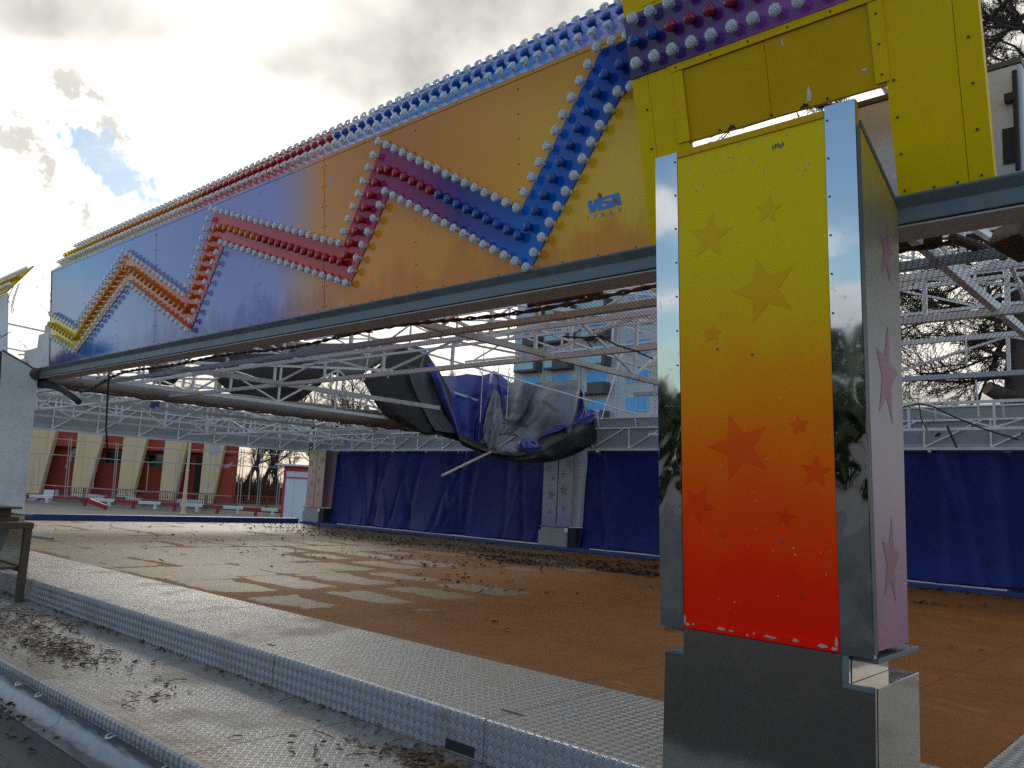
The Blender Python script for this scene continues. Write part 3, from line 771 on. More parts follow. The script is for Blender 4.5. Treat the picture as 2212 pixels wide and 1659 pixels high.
for k in range(3):
    xa, xb = XB[k], XB[k+1]
    t = thing('fascia_sign', labels[k], 'fascia sign', ((xa+xb)/2, 4.05, ZB), 'lit fascia panels along the front')
    mb = MB(); mb.prism([(xa+.0045, ZB), (xb-.0045, ZB), (xb-.0045, ZTOP-.034), (xa+.0045, ZTOP-.034)], PF, -.03, 0)
    mb.prism([(xa+.0045, ZTOP-.030), (xb-.0045, ZTOP-.030), (xb-.0045, ZTOP), (xa+.0045, ZTOP)], PF, -.03, .003)
    mb.k = 1
    rr = random.Random(k)
    for gx_ in ([xa+.03, xb-.03, lerp(xa, xb, .36), lerp(xa, xb, .68)]):
        for q in range(8):
            z = ZB+.05+q*.18; mb.prism([(gx_+.006*cos(a*pi/3), z+.006*sin(a*pi/3)) for a in range(6)], PF, .0005, .004)
    for q in range(9):
        x = xa+.2+q*.38; mb.prism([(x+.006*cos(a*pi/3), ZTOP-.014+.006*sin(a*pi/3)) for a in range(6)], PF, .003, .006)
    for q in range(12):
        x = xa+.1+q*.29; mb.prism([(x+.006*cos(a*pi/3), ZB+.02+.006*sin(a*pi/3)) for a in range(6)], PF, .0005, .004)
    sheet = mb.build('sheet', [M['fascia'], M['dark_steel']], t)
    mb = MB()
    for i in range(9):
        q = clipx([U[i], U[i+1], L[i+1], L[i]], xa+.003, xb-.003)
        if len(q) > 2: mb.prism(q, PF, .001, .009)
    mb.build('zigzag_band', M['band'], t)
    mb = MB(); f = lambda a, b, d: strip_pt(a, b, d)
    xl_ = xa if k else xa+.06
    mb.prism([(xl_+.002, 0), (xb-.002, 0), (xb-.002, SW), (xl_+.002+(0 if k else .55), SW), (xl_+.002+(0 if k else .35), SW*.7)], f, -.02, 0)
    mb.prism([(xl_+.40, SW-.01), (xb-.002, SW-.01), (xb-.002, SW), (xl_+.41, SW)], f, 0, .012)
    mb.build('lamp_gutter', [M['strip']], t)
    if k == 0:
        mb = MB(); mb.prism([(xa-.02, ZB-.02), (xa, ZB-.02), (xa, ZTOP), (xa-.02, ZTOP)], PF, -.05, .006); mb.build('edge_trim', M['galv'], t)
    for row, cl in ((UL, 1), (LLn, 1), (ML, 0)):
        for (x, z) in row:
            if xa <= x < xb: lamp(t, PF(x, z, .009), PN, 'clear' if cl else zig_col(x))
    n = round((xb-xa)/.1165)
    for w_, off, cl in ((.075, .25, 1), (.20, .75, 0), (.335, .25, 1)):
        for i in range(n):
            x = xa + (i+off)*(xb-xa)/n
            if k == 0 and x < xa+.06+w_*1.2: continue
            lamp(t, strip_pt(x, w_, 0), SN, 'clear' if cl else top_col(x))
    if k == 2:
        V = lambda a, b: PINV(1234.4+.0744*a, 395+.0744*b)
        mb = MB()
        P = lambda pts, d0, d1: mb.prism([V(*p) for p in pts][::-1], PF, d0, d1)
        P([(468,548),(480,532),(575,510),(596,516),(628,705),(660,500),(680,480),(765,458),(757,590),(728,780),(700,835),(570,872),(540,860),(528,836)], .0008, .0022)
        P([(766,458),(1335,288),(1370,290),(1392,312),(1470,625),(1460,638),(1345,664),(1332,600),(1298,560),(1268,625),(1256,690),(785,806),(775,780)], .0008, .0024)
        mb.k = 1
        for cx, cy, rx, ry in ((828,372,58,82), (1295,540,70,84)):
            P([(cx+rx*cos(a*pi/10)+.15*ry*sin(-a*pi/10)*0, cy-ry*sin(a*pi/10)) for a in range(20)], .003, .0042)
        mb.k = 3
        P([(958,510),(1180,432),(1168,527),(1120,516),(985,522)], .003, .0036)
        P([(895,634),(1030,620),(1026,665),(905,690)], .003, .0036)
        mb.k = 2
        def stroke(a, b, w_=26):
            d = Vector((b[0]-a[0], b[1]-a[1])); d.normalize(); n_ = Vector((-d.y, d.x))*w_/2
            P([(a[0]-n_.x, a[1]-n_.y), (b[0]-n_.x, b[1]-n_.y), (b[0]+n_.x, b[1]+n_.y), (a[0]+n_.x, a[1]+n_.y)], .0008, .0016+.0002*len(mb.f)/50)
        for a, b in (((486,970),(484,1090)), ((635,930),(742,908)), ((690,933),(690,1035)), ((868,992),(915,852)), ((925,852),(982,966)), ((898,940),(952,926)), ((1140,795),(1140,918)), ((1154,906),(1242,886)), ((1346,740),(1402,790)), ((1466,712),(1410,786)), ((1404,796),(1402,852))): stroke(a, b)
        mb.build('lettering', [M['logo_blue'], M['logo_red'], M['logo_faded'], M['fascia']], t)
# yellow crest over the column
t = thing('crest_sign', 'yellow crest with a purple lamp band tilted forward above the starred column', 'crest', (-1.71, 4.05, 2.84))
mb = MB(); f = CFN
out = [(-2.62, 2.825), (-2.30, 2.825), (-2.30, 3.372), (-1.212, 3.372), (-1.212, 2.842), (-.80, 2.842), (-.80, 5.0), (-2.62, 5.0)]
for q in ([(-2.62,2.825),(-2.512,2.825),(-2.512,3.80),(-2.62,3.80)], [(-2.509,2.825),(-2.30,2.825),(-2.30,3.38),(-2.30,3.80),(-2.509,3.80)]): mb.prism(q, f, -.03, .02)
mb.build('yellow_leg', [M['yellow']], t)
mb = MB()
for q in ([(-1.212,2.842),(-.905,2.842),(-.905,3.80),(-1.212,3.80)], [(-.902,2.842),(-.80,2.842),(-.80,5.0),(-.902,5.0)]): mb.prism(q, f, -.03, .02)
mb.build('yellow_leg', [M['yellow']], t)
mb = MB(); mb.prism([(-2.298,3.372),(-1.80,3.372),(-1.80,3.80),(-2.298,3.80)], f, -.03, .012)
mb.prism([(-1.797,3.372),(-1.214,3.372),(-1.214,3.80),(-1.797,3.80)], f, -.03, .012)
mb.build('amber_panel', [M['yellow_dark']], t)
mb = MB()
mb.prism([(-2.345,3.762),(-1.20,3.762),(-1.15,3.80),(-2.38,3.80)], f, .0205, .026)
mb.prism([(-2.345,3.40),(-2.285,3.385),(-2.285,3.757),(-2.345,3.757)], f, .0205, .025)
mb.prism([(-1.262,3.385),(-1.195,3.385),(-1.195,3.757),(-1.262,3.757)], f, .0205, .025)
mb.prism([(-2.36,3.375),(-2.283,3.375),(-2.283,3.52),(-2.36,3.52)], f, .0255, .029)
mb.build('trim_strip', [M['yellow']], t)
mb = MB()
for (x, z) in [(-.85, 2.87+.2*i) for i in range(5)] + [(-1.18, 2.87+.17*i) for i in range(4)] + [(-1.05,2.86),(-.95,2.86)] + [(-1.23,3.42+.14*i) for i in range(3)] + [(-2.54, 2.95+.22*i) for i in range(4)] + [(-2.32+.22*i, 3.781) for i in range(5)] + [(-1.8,3.385),(-2.1,3.385),(-1.5,3.385)]:
    mb.prism([(x+.0055*cos(a*pi/4), z+.0055*sin(a*pi/4)) for a in range(8)], f, .012, .029)
mb.build('rivet', [M['brown_rust']], t)
mb = MB()
for x in (-2.03, -1.62): mb.prism([(x-.028, 3.374), (x+.022, 3.374), (x+.018, 3.384), (x+.012, 3.393), (x+.004, 3.391), (x-.004, 3.399), (x-.01, 3.388), (x-.02, 3.384)], f, .0125, .0132)
mb.build('rust_patch', M['black'], t)
for q in ([(-1.605,3.40),(-1.585,3.40),(-1.578,3.43),(-1.59,3.475),(-1.60,3.45)], [(-1.70,3.70),(-1.693,3.70),(-1.70,3.735),(-1.707,3.74)], [(-1.33,3.47),(-1.30,3.46),(-1.305,3.475)]):
    mb = MB(); mb.prism(q, f, .0125, .0133); mb.build('paint_chip', M['white'], t)
mb = MB(); mb.prism([(-2.62,3.803),(-.905,3.803),(-.905,4.148),(-2.62,4.148)], f, -.03, .028); mb.build('purple_band', M['purple'], t)
mb = MB(); mb.prism([(-2.62,4.151),(-.905,4.151),(-.905,4.30),(-2.62,4.30)], f, -.03, .022)
mb.prism([(-2.50,4.17),(-.95,4.17),(-.95,4.29),(-2.50,4.29)], f, .0225, .026); mb.build('upper_trim', M['yellow'], t)
mb = MB(); mb.prism([(-2.62,4.303),(-.905,4.303),(-.905,5.0),(-2.62,5.0)], f, -.03, .02); mb.build('upper_band', M['purple'], t)
for i in range(14):
    x = -2.545+i*.1215
    lamp(t, f(x, 3.868, .028), CN, 'clear'); lamp(t, f(x+.01, 4.112, .028), CN, 'clear')
    lamp(t, f(x+.005, 3.992, .028), CN, 'blue' if i < 2 else 'magenta')
    lamp(t, f(x+.02, 4.375, .02), CN, 'clear')
# galvanised front beam
def beam(name, label, xa, xb):
    mb = MB()
    prof = [(4.28, 2.838), (4.000, 2.838), (4.000, 2.826), (4.036, 2.780), (4.036, 2.706), (4.28, 2.700)]
    mb.prism(prof, lambda a, b, d: (d, a, b), xa, xb)
    t = thing(name, label, 'beam', ((xa+xb)/2, 4.15, 2.70))
    mb.build('beam_web', M['galv'], t, bevel=.004)
    mb = MB(); mb.box(xa, 4.045, 2.690, xb, 4.275, 2.699); mb.build('underside_plate', M['beam_under'], t)
    return t
bt = beam('front_beam', 'long galvanised steel beam carrying the lit fascia panels', -13.42, 2.2)
mb = MB(); mb.tube([(-13.45, 4.02, 2.76), (-13.30, 4.0, 2.75), (-13.2, 4.02, 2.74)], [.09, .1, .07], 8); mb.build('end_wrap', M['brown_rust'], bt)
# white backing boxes behind the crests
def cabinet(xa, xb, label, seed):
    t = thing('crest_cabinet', label, 'cabinet', ((xa+xb)/2, 4.4, 2.85))
    mb = MB(); mb.box(xa, 4.30, 2.90, xb, 4.62, 3.50); mb.build('white_box', M['cab_white'], t, bevel=.01)
    mb = MB(); mb.box(xa+.02, 4.31, 2.845, xb-.02, 4.6, 2.898); mb.box(xa, 4.295, 3.502, xb, 4.5, 3.53); mb.build('edge_rail', M['dark_steel'], t)
    mb = MB(); mb.tube([(xb-.025, 4.27, 2.95), (xb-.025, 4.27, 3.45)], .012, 8); mb.box(xb-.07, 4.255, 3.30, xb-.02, 4.295, 3.34); mb.box(xb-.09, 4.294, 3.0, xb-.04, 4.2995, 3.18); mb.build('latch', M['black'], t)
    return t
cabinet(-2.52, -.725, 'white sheet metal box behind the yellow crest at the right', 1)
t = thing('crest_cabinet', 'dented white box with an open frame on the far left column', 'cabinet', (-14.4, 4.3, 2.85))
mb = MB(); mb.box(-14.30, 4.28, 2.80, -13.02, 4.40, 3.50); mb.box(-14.95, 4.30, 2.9, -14.32, 4.42, 3.30); mb.box(-14.62, 4.45, 3.3, -13.6, 4.55, 3.72); mb.build('white_box', M['white'], t, bevel=.012)
mb = MB()
for a, b in (((-13.62,4.5,3.72),(-13.1,4.5,3.55)), ((-13.62,4.5,3.55),(-13.0,4.5,3.52)), ((-13.62,4.5,3.3),(-13.62,4.5,3.75)), ((-13.62,4.48,3.75),(-13.9,4.48,3.6)), ((-13.2,4.45,3.3),(-13.0,4.45,3.65)), ((-13.0,4.36,2.85),(-13.0,4.36,3.62))): mb.bar(a, b, .045)
mb.build('frame_bar', M['white_steel'], t)
mb = MB()
for x, z in ((-13.65, 3.32), (-14.7, 3.06), (-13.3, 3.45)): mb.box(x-.03, 4.272, z-.03, x+.03, 4.279, z+.03)
mb.build('bracket', M['galv'], t)
# end of the next lit strip beyond the left column
t = thing('fascia_sign', 'broken end of the next fascia with yellow lamps at the left picture edge', 'fascia sign', (-16, 4.05, ZB), 'lit fascia panels along the front')
mb = MB(); mb.prism([(-17.5, ZB+.3), (-14.9, ZB+.3), (-14.92, ZTOP-.06), (-17.5, ZTOP-.06)], PF, -.03, 0); mb.build('sheet', M['white'], t)
mb = MB(); mb.prism([(-17.5, -.06), (-14.86, -.06), (-14.50, .30), (-14.40, SW), (-17.5, SW)], lambda a, b, d: strip_pt(a, b, d), -.025, 0); mb.build('lamp_gutter', M['yellow'], t)
for w_, cl in ((.05, 1), (.19, 0), (.335, 1)):
    for i in range(24):
        x = -14.80+w_*.9-i*.1165; lamp(t, strip_pt(x, w_, 0), SN, 'clear' if cl else 'yellow')
for x, l_ in ((-14.62, .42), (-14.55, .40), (-14.84, .22)):
    mb = MB(); mb.tube([strip_pt(x, .1, -.03), strip_pt(x, 0, -.03)+Vector((.01, 0, -l_*.4)), strip_pt(x, 0, -.03)+Vector((-.04, 0, -l_*.75)), strip_pt(x, 0, -.03)+Vector((.02, .01, -l_))], .006, 5); mb.build('loose_wire', M['brown_rust'], t)
M['tarp_mid'] = mat('mid grey tarpaulin', m_tarp((.055, .058, .06), (.10, .105, .108), .5))
# ------------------------------------------------------------------ roof steel
def truss_y(x, label, zb=2.80, seed=0):
    t = thing('roof_truss', label, 'roof truss', (x, 10.6, zb), 'white steel trusses over the floor')
    zt = lambda y: 3.05 + (1-abs(y-10.6)/6.3)*.75
    ys = [4.32+i*(12.56/10) for i in range(11)]
    c = MB(); c.bar((x, 4.3, zb), (x, 16.95, zb), .05, .06); c.build('bottom_chord', M['rusty_tube' if seed % 2 else 'white_steel'], t)
    c = MB(); c.bar((x, 4.3, zt(4.3)), (x, 10.6, zt(10.6)), .045); c.bar((x, 10.6, zt(10.6)), (x, 16.95, zt(16.95)), .045); c.build('top_chord', M['white_steel'], t)
    c = MB()
    for i, y in enumerate(ys): c.bar((x, y, zb+.036), (x, y, zt(y)-.03), .032)
    for i in range(10):
        a, b = ys[i], ys[i+1]
        if (i % 2 == 0): c.bar((x, a, zt(a)-.03), (x, b, zb+.03), .028)
        else: c.bar((x, a, zb+.03), (x, b, zt(b)-.03), .028)
    c.build('web', M['white_steel'], t)
    return t
for i, (x, lb) in enumerate(((-1.30, 'white roof truss above the right edge of the floor'), (-5.45, 'rust stained roof truss crossing in front of the pale tower'),
        (-13.3, 'white roof truss along which the collapsed tarpaulin hangs'), (-17.2, 'white roof truss just beyond the long rolled canvas'), (-20.6, 'distant white roof truss halfway to the left side'), (-23.4, 'most distant white roof truss beside the pale left fascia backing'))):
    truss_y(x, lb, seed=i)
for x, lb in ((-10.55, 'rust stained purlin beam passing below the sagging grey tarpaulin'),):
    mb = MB(); mb.bar((x, 4.3, 2.785), (x, 9.6, 2.785), .05, .07); tag(mb.build('purlin', M['rusty_tube']), lb, 'purlin')
def truss_x(y, zb, zt, label, m1='white_steel', xa=-24.8, xb=-1.2, step=1.28, th=None):
    t = thing('cross_truss', label, 'roof truss', ((xa+xb)/2, y, zb), 'white steel cross trusses over the floor')
    c = MB(); c.bar((xa, y, zb), (xb+2, y, zb), th*1.5 if th else .06, th*1.5 if th else .05); c.build('bottom_chord', M[m1], t)
    c = MB(); c.bar((xa, y, zt), (xb+2, y, zt), th*1.5 if th else .045, th*1.5 if th else .05); c.build('top_chord', M['white_steel'], t)
    c = MB(); n = int((xb-xa)/step)
    for i in range(n+2):
        x = xb+2-i*step
        c.bar((x, y, zb+.02), (x, y, zt-.02), th or .032)
        if i % 2: c.bar((x, y, zb+.02), (x-step, y, zt-.02), th or .024)
        else: c.bar((x, y, zt-.02), (x-step, y, zb+.02), th or .024)
    c.build('web', M['white_steel'], t)
truss_x(4.97, 2.765, 3.42, 'galvanised cross truss nearest the front beam', 'galv_tube')
truss_x(6.42, 2.765, 3.10, 'second white cross truss behind the front beam')
truss_x(9.2, 2.765, 3.16, 'third white cross truss, a short one at the right side of the roof', 'galv_tube', xa=-6.2)
truss_x(12.2, 2.765, 3.2, 'fourth white cross truss, left of the hanging tarpaulin', xb=-17.0, xa=-25.2)
truss_x(14.7, 2.765, 3.2, 'rearmost white cross truss close to the back fascia', xa=-9.5)
# inclined rafters
truss_x(7.7, 3.36, 3.80, 'high thin cross truss in the front half of the roof', xa=-12.0, step=1.0, th=.022)
truss_x(10.6, 3.80, 4.22, 'high thin cross truss along the roof ridge', xa=-11.0, step=1.05, th=.024)
for i in range(8):
    x = -1.6-i*3.1
    c = MB(); c.bar((x, 4.4, 4.05), (x-.3, 17.05, 3.46), .03); tag(c.build('rafter', M['white_steel']), 'thin white rafter sloping down to the pale rear fascia', 'rafter', 'long thin roof rafters')
    c = MB(); c.bar((x-.8, 10.6, 4.3), (x-1.6, 4.4, 3.3), .026); tag(c.build('rafter_brace', M['white_steel']), 'thin white slanting brace in the front half of the roof', 'brace', 'thin roof braces')
c = MB(); c.bar((-16.6, 8.6, 2.8), (-16.6, 8.6, 4.9), .10); tag(c.build('roof_mast', M['white_steel']), 'square white roof mast standing behind the dark sagging tarpaulin', 'mast')
# pale fascia backing at the rear and on the left side, seen from inside
def backing(name, label, A, B, zb, zt, nrm):
    A, B = Vector(A), Vector(B); d = (B-A).normalized(); nrm = Vector(nrm); L_ = (B-A).length
    t = thing(name, label, 'fascia backing', ((A+B)/2).to_tuple()[:2] + (zb,))
    f = lambda a, b, o: A + d*a + Vector((0, 0, b)) + nrm*o
    mb = MB()
    k = max(1, int(L_/3.4)); w_ = L_/k
    for i in range(k): mb.prism([(i*w_+.004, zb+.06), ((i+1)*w_-.004, zb+.06), ((i+1)*w_-.004, zt), (i*w_+.004, zt)], f, -.02, 0)
    mb.build('sheet', M['fascia_back'], t)
    mb = MB(); mb.prism([(0, zb), (L_, zb), (L_, zb+.055), (0, zb+.055)], f, -.06, .05); mb.build('bottom_rail', M['white'], t)
    mb = MB(); mb.prism([(0, zt+.002), (L_, zt+.002), (L_, zt+.03), (0, zt+.03)], f, -.03, .03); mb.build('top_rail', M['white_steel'], t)
    mb = MB(); n = int(L_/1.13); st = L_/n
    zm = lerp(zb, zt, .70)
    mb.bar(f(0, zm, .04), f(L_, zm, .04), .035)
    for i in range(n):
        mb.bar(f(i*st, zb+.06, .03), f(i*st, zm, .04), .03)
        mb.bar(f(i*st, zb+.06, .035), f((i+.9)*st, zm, .04), .028)
        mb.bar(f((i+.2)*st, zm, .05), f((i+.2)*st, zt+.1, .18), .024)
    mb.build('strut', M['white_steel'], t)
backing('fascia_backing', 'pale fascia backing with struts above the blue curtains', (-25.4, 17.1, 0), (1.0, 17.1, 0), 2.60, 3.42, (0, -1, 0))
backing('fascia_backing', 'pale netted fascia backing on the left above the red building', (-25.6, 4.6, 0), (-25.6, 17.0, 0), 2.535, 3.72, (1, 0, 0))
# wire netting stretched under the roof, sagging a little
mb = MB(); P = []
for j in range(41):
    y = 4.50+j*(17.0-4.50)/40; row = []
    for i in range(81):
        x = -25.4+i*(24.9)/80
        s = -.035*sin(pi*((x+.5)/2.55 % 1))*sin(pi*((y-4.5)/1.55 % 1)) 
        dx = (x+13.6)/1.3; dy = (y-12.8)/3.0
        s -= .10*math.exp(-dx*dx-dy*dy)
        row.append((x, y, 2.715+s))
    P.append(row)
mb.grid(P); o = mb.build('wire_netting', M['net'], smooth=True)
tag(o, 'rusty hexagonal wire netting stretched flat beneath the roof trusses', 'netting')
t = thing('net_rope', 'dark twisted net edge wire running just behind the front beam', 'rope', (-8, 4.55, 2.72))
for ph in (0, pi):
    mb = MB(); mb.tube([(x*.1, 4.55+.012*cos(x*1.9+ph)+.03*sin(x*.13), 2.745+.012*sin(x*1.9+ph)+.02*sin(x*.21+1)-(.18*math.exp(-((x*.1+13)/1.2)**2))) for x in range(-131, -10)], .011, 5)
    mb.build('strand', M['brown_rust'], t)
rr = random.Random(11)
for i in range(26):
    mb = MB(); x = rr.uniform(-13, -2); q = (x, 4.55+rr.uniform(-.05, .05), 2.735)
    mb.tube([q, (q[0]+rr.uniform(-.12, .12), q[1]+rr.uniform(-.1, .1), q[2]+rr.uniform(-.04, .06))], .007, 4)
    mb.build('loose_end', M['brown_rust'], t)
for k, (a, b, r_, lb) in enumerate((((1142,659),(1300,632),.022,'dark pipe lying on the net in front of the pale tower'), ((725,724),(822,706),.022,'dark pipe on the net below the orange fascia'),
        ((1940,529),(2036,520),.030,'dark pipe on the net right of the starred column'), ((2057,525),(2170,552),.030,'dark slanting pipe at the right behind the starred column'))):
    A = on(2, 2.80, *a); B = on(2, 2.80, *b)
    if k == 3: B = Vector((B.x, B.y, 2.80)); A.z = 2.83
    mb = MB(); mb.tube([A, B], r_, 10); tag(mb.build('pipe', M['brown_rust'], smooth=False), lb, 'pipe', 'dark pipes on the net')
# thin net hangers
for (xa, ya), (xb, yb), X_ in (((1046,746),(1037,911),-12.2), ((1100,792),(1094,905),-12.2), ((1411,758),(1416,892),-5.5), ((799,748),(787,822),-11.0), ((1345,761),(1299,906),-9.0), ((2108,820),(2114,900),-2.3), ((2085,678),(2088,790),-2.0)):
    A = on(0, X_, xa, ya); B = on(0, X_, xb, yb); mb = MB(); mb.tube([A, B], .009, 6); tag(mb.build('net_rod', M['white_steel']), 'thin upright rod holding up the wire net', 'rod', 'thin rods holding the net')
mb = MB(); A = on(1, 4.75, 2172, 500); B = on(1, 4.9, 2240, 540); mb.bar(A, B, .20, .10); tag(mb.build('broken_plank', M['brown_rust']), 'dark broken plank hanging at the right picture edge below the beam', 'plank')
mb = MB(); mb.tube([on(0, -12.9, 238, 760), on(0, -12.9, 233, 850), on(0, -12.9, 229, 925), on(0, -12.9, 232, 972)], .014, 6)
tag(mb.build('hanging_cable', M['black'], smooth=True), 'thin black cable hanging from the beam in front of the red building', 'cable')
A = [on(1, 4.12, *p) for p in ((88,828), (115,833), (135,842), (155,855), (170,868))]
mb = MB(); mb.tube(A, [.075, .05, .042, .042, .042], 10); tag(mb.build('hose', M['black'], smooth=True), 'thick curved black hose hanging under the left end of the beam', 'hose')
# long rolled canvas lying on the net
mb = MB(); pts = []; rs = []
for i in range(40):
    y = lerp(4.35, 13.2, i/39); r_ = lerp(.10, .185, i/39)*(1+.06*sin(i*.9)); pts.append((-14.15+.03*sin(i*.5), y, 2.69+r_)); rs.append(r_)
mb.tube(pts, rs, 18)
o = mb.build('canvas_roll', M['roll'], smooth=True); tag(o, 'long grey brown rolled canvas lying lengthways on the net', 'canvas roll')
mb = MB(); mb.tube([(-14.02+.03*sin(i*.5)*.3, lerp(4.5, 13, i/59), 2.665+.012*sin(i*1.7)) for i in range(60)], .022, 6); 
tag(mb.build('net_rope', M['brown_rust'], smooth=True), 'dark sagging wire along the underside of the rolled canvas', 'rope')
# tarpaulins: grids of control points (photo pixel x, y, and the world x plane they hang in)
def catmull(p, t):
    n = len(p)-1; s = min(int(t*n), n-1); u = t*n-s
    a, b, c, d = p[max(s-1, 0)], p[s], p[s+1], p[min(s+2, n)]
    return [.5*((2*b[k])+(-a[k]+c[k])*u+(2*a[k]-5*b[k]+4*c[k]-d[k])*u*u+(-a[k]+3*b[k]-3*c[k]+d[k])*u**3) for k in range(len(b))]
def linear(p, t):
    n = len(p)-1; i = min(int(t*n), n-1); u = t*n-i
    u = u*u*(3-2*u)*.35 + u*.65
    return [lerp(x, y, u) for x, y in zip(p[i], p[i+1])]
def cloth(name, rows, mt, parent, nu=40, nv=30, folds=(), seed=0, amp=.02, solid=.008, sharp=False, crumple=.0):
    rr = random.Random(seed); ph = [rr.uniform(0, 6) for _ in range(12)]
    fu_ = linear if sharp else catmull
    ctrl = [[tuple(on(0, q[2], q[0], q[1])) for q in r_] for r_ in rows]
    ridges = [(rr.uniform(-.1, 1.1), rr.uniform(-.1, 1.1), rr.uniform(0, pi), rr.uniform(.05, .22), rr.uniform(-1, 1)) for _ in range(26)]
    P = []
    for j in range(nv+1):
        v = j/nv; out_ = []
        cr_ = [fu_(r_, 0) for r_ in ctrl]
        for i in range(nu+1):
            u = i/nu; q = Vector(fu_([fu_(r_, u) for r_ in ctrl], v))
            d = amp*(sin(u*9+ph[0]+v*2)*.6+sin(u*17+ph[1]-v*3)*.4+sin(v*11+ph[2]+u*4)*.35)
            for fu, fs, fw, fa in folds:
                z = (u-fu-fs*v-.010*sin(v*6+fu*20))/fw
                if abs(z) < 2: d += 1.6*fa*max(0, 1-abs(z)/1.7)**1.25*min(1, .30+v*1.1)
            if crumple:
                for (cu, cv, an, wd, am) in ridges:
                    du, dv = u-cu, v-cv; along = du*cos(an)+dv*sin(an); ac = -du*sin(an)+dv*cos(an)
                    if abs(along) < wd*2.2 and abs(ac) < wd*.5: d += crumple*am*(1-abs(ac)/(wd*.5))*(1-(along/(wd*2.2))**2)
            vd = (CAM-q).normalized(); out_.append(q+vd*d)
        P.append(out_)
    mb = MB(); mb.grid(P); return mb.build(name, mt, parent, smooth=True, solid=solid)
t = thing('collapsed_tarpaulin', 'collapsed grey and violet tarpaulin hanging in a heap from the roof', 'tarpaulin', (-13, 12.5, 2.0))
X_ = -12.9
cloth('grey_fold', [[(1098,828,X_), (1118,824,X_-.3), (1140,829,X_-.2), (1166,826,X_+.1), (1200,823,X_-.2), (1245,821,X_), (1253,824,X_-.2), (1262,838,X_-.3)],
                    [(1090,850,X_), (1116,850,X_+.1), (1138,853,X_-.15), (1160,852,X_+.2), (1198,850,X_), (1240,850,X_+.2), (1254,850,X_-.15), (1262,860,X_-.3)],
                    [(1083,890,X_+.1), (1108,892,X_+.35), (1132,895,X_-.1), (1152,895,X_+.25), (1192,893,X_+.2), (1234,892,X_+.3), (1250,888,X_-.1), (1258,890,X_-.2)],
                    [(1070,925,X_+.2), (1095,922,X_+.3), (1120,915,X_+.0), (1142,925,X_+.3), (1185,928,X_+.1), (1228,925,X_+.3), (1245,918,X_), (1254,915,X_-.2)],
                    [(1062,935,X_+.3), (1085,938,X_+.4), (1108,935,X_+.2), (1138,955,X_+.45), (1185,955,X_+.2), (1226,945,X_+.3), (1243,935,X_), (1252,930,X_-.2)]],
      M['tarp_grey'], t, 120, 64, folds=((.36,-.18,.045,.14), (.46,-.30,.03,-.12), (.56,-.26,.035,.10), (.78,-.08,.04,.14), (.86,-.05,.022,-.14), (.14,-.02,.05,.10), (.24,.03,.03,-.08), (.66,-.15,.03,-.06)), seed=2, amp=.03, crumple=.11)
cloth('dark_bag', [[(860,752,X_-.9), (918,754,X_-.8), (930,775,X_-.5), (950,805,X_-.4), (975,850,X_-.2)],
                   [(784,822,X_-.6), (850,800,X_-.4), (905,800,X_-.3), (940,840,X_-.1), (975,880,X_)],
                   [(800,850,X_-.5), (850,850,X_-.2), (905,850,X_-.1), (945,880,X_), (985,912,X_+.1)],
                   [(823,893,X_-.4), (870,900,X_+.1), (920,908,X_+.2), (960,918,X_+.2), (994,935,X_+.2)],
                   [(870,918,X_-.2), (895,928,X_+.2), (930,936,X_+.3), (965,946,X_+.3), (1000,955,X_+.3)]],
      M['tarp_dark'], t, 60, 44, folds=((.5,.15,.05,.08), (.66,.12,.04,-.08), (.3,.1,.04,.06)), seed=4, amp=.02, sharp=True, crumple=.04)
cloth('olive_gore', [[(878,790,X_-.25), (905,795,X_-.2), (918,758,X_-.75)], [(890,830,X_-.05), (915,830,X_), (928,800,X_-.4)], [(905,865,X_+.05), (928,862,X_+.1), (942,850,X_-.1)], [(925,905,X_+.3), (945,905,X_+.3), (960,900,X_+.25)], [(940,930,X_+.4), (965,935,X_+.42), (990,935,X_+.4)]], M['tarp_mid'], t, 30, 40, folds=((.5,.05,.12,.06),), seed=5, amp=.02, sharp=True)
cloth('blue_fold', [[(922,786,X_-.3), (938,786,X_-.3), (948,812,X_-.5), (985,812,X_-.8), (1010,808,X_-.8), (1040,812,X_-.7), (1060,806,X_-.3), (1066,801,X_-.1), (1072,803,X_-.1), (1094,820,X_-.2), (1112,835,X_-.3)],
                    [(934,815,X_-.1), (950,816,X_+.1), (962,845,X_-.2), (990,850,X_-.5), (1012,862,X_-.35), (1035,850,X_-.5), (1053,835,X_-.2), (1062,828,X_+.1), (1076,830,X_-.1), (1098,842,X_), (1117,855,X_-.15)],
                    [(950,860,X_+.05), (966,860,X_+.3), (976,885,X_-.1), (992,895,X_-.3), (1012,900,X_-.1), (1030,885,X_-.3), (1042,875,X_), (1052,868,X_+.25), (1082,868,X_), (1102,870,X_+.15), (1117,880,X_-.1)],
                    [(970,905,X_+.15), (982,905,X_+.35), (990,922,X_), (1000,930,X_-.1), (1012,932,X_+.05), (1022,922,X_-.05), (1032,915,X_+.1), (1042,905,X_+.35), (1080,900,X_+.1), (1095,902,X_+.15), (1110,895,X_)],
                    [(985,940,X_+.3), (992,944,X_+.4), (998,950,X_+.2), (1006,952,X_+.2), (1014,954,X_+.25), (1022,954,X_+.2), (1030,954,X_+.25), (1040,952,X_+.4), (1072,905,X_+.2), (1085,912,X_+.2), (1100,905,X_+.1)]],
      M['tarp_blue'], t, 130, 60, folds=((.08,.0,.035,.10), (.52,-.02,.02,.07), (.60,-.05,.018,-.07), (.69,-.06,.018,.09), (.75,-.05,.014,-.07), (.82,0,.02,.06)), seed=6, amp=.02, sharp=True, crumple=.09)
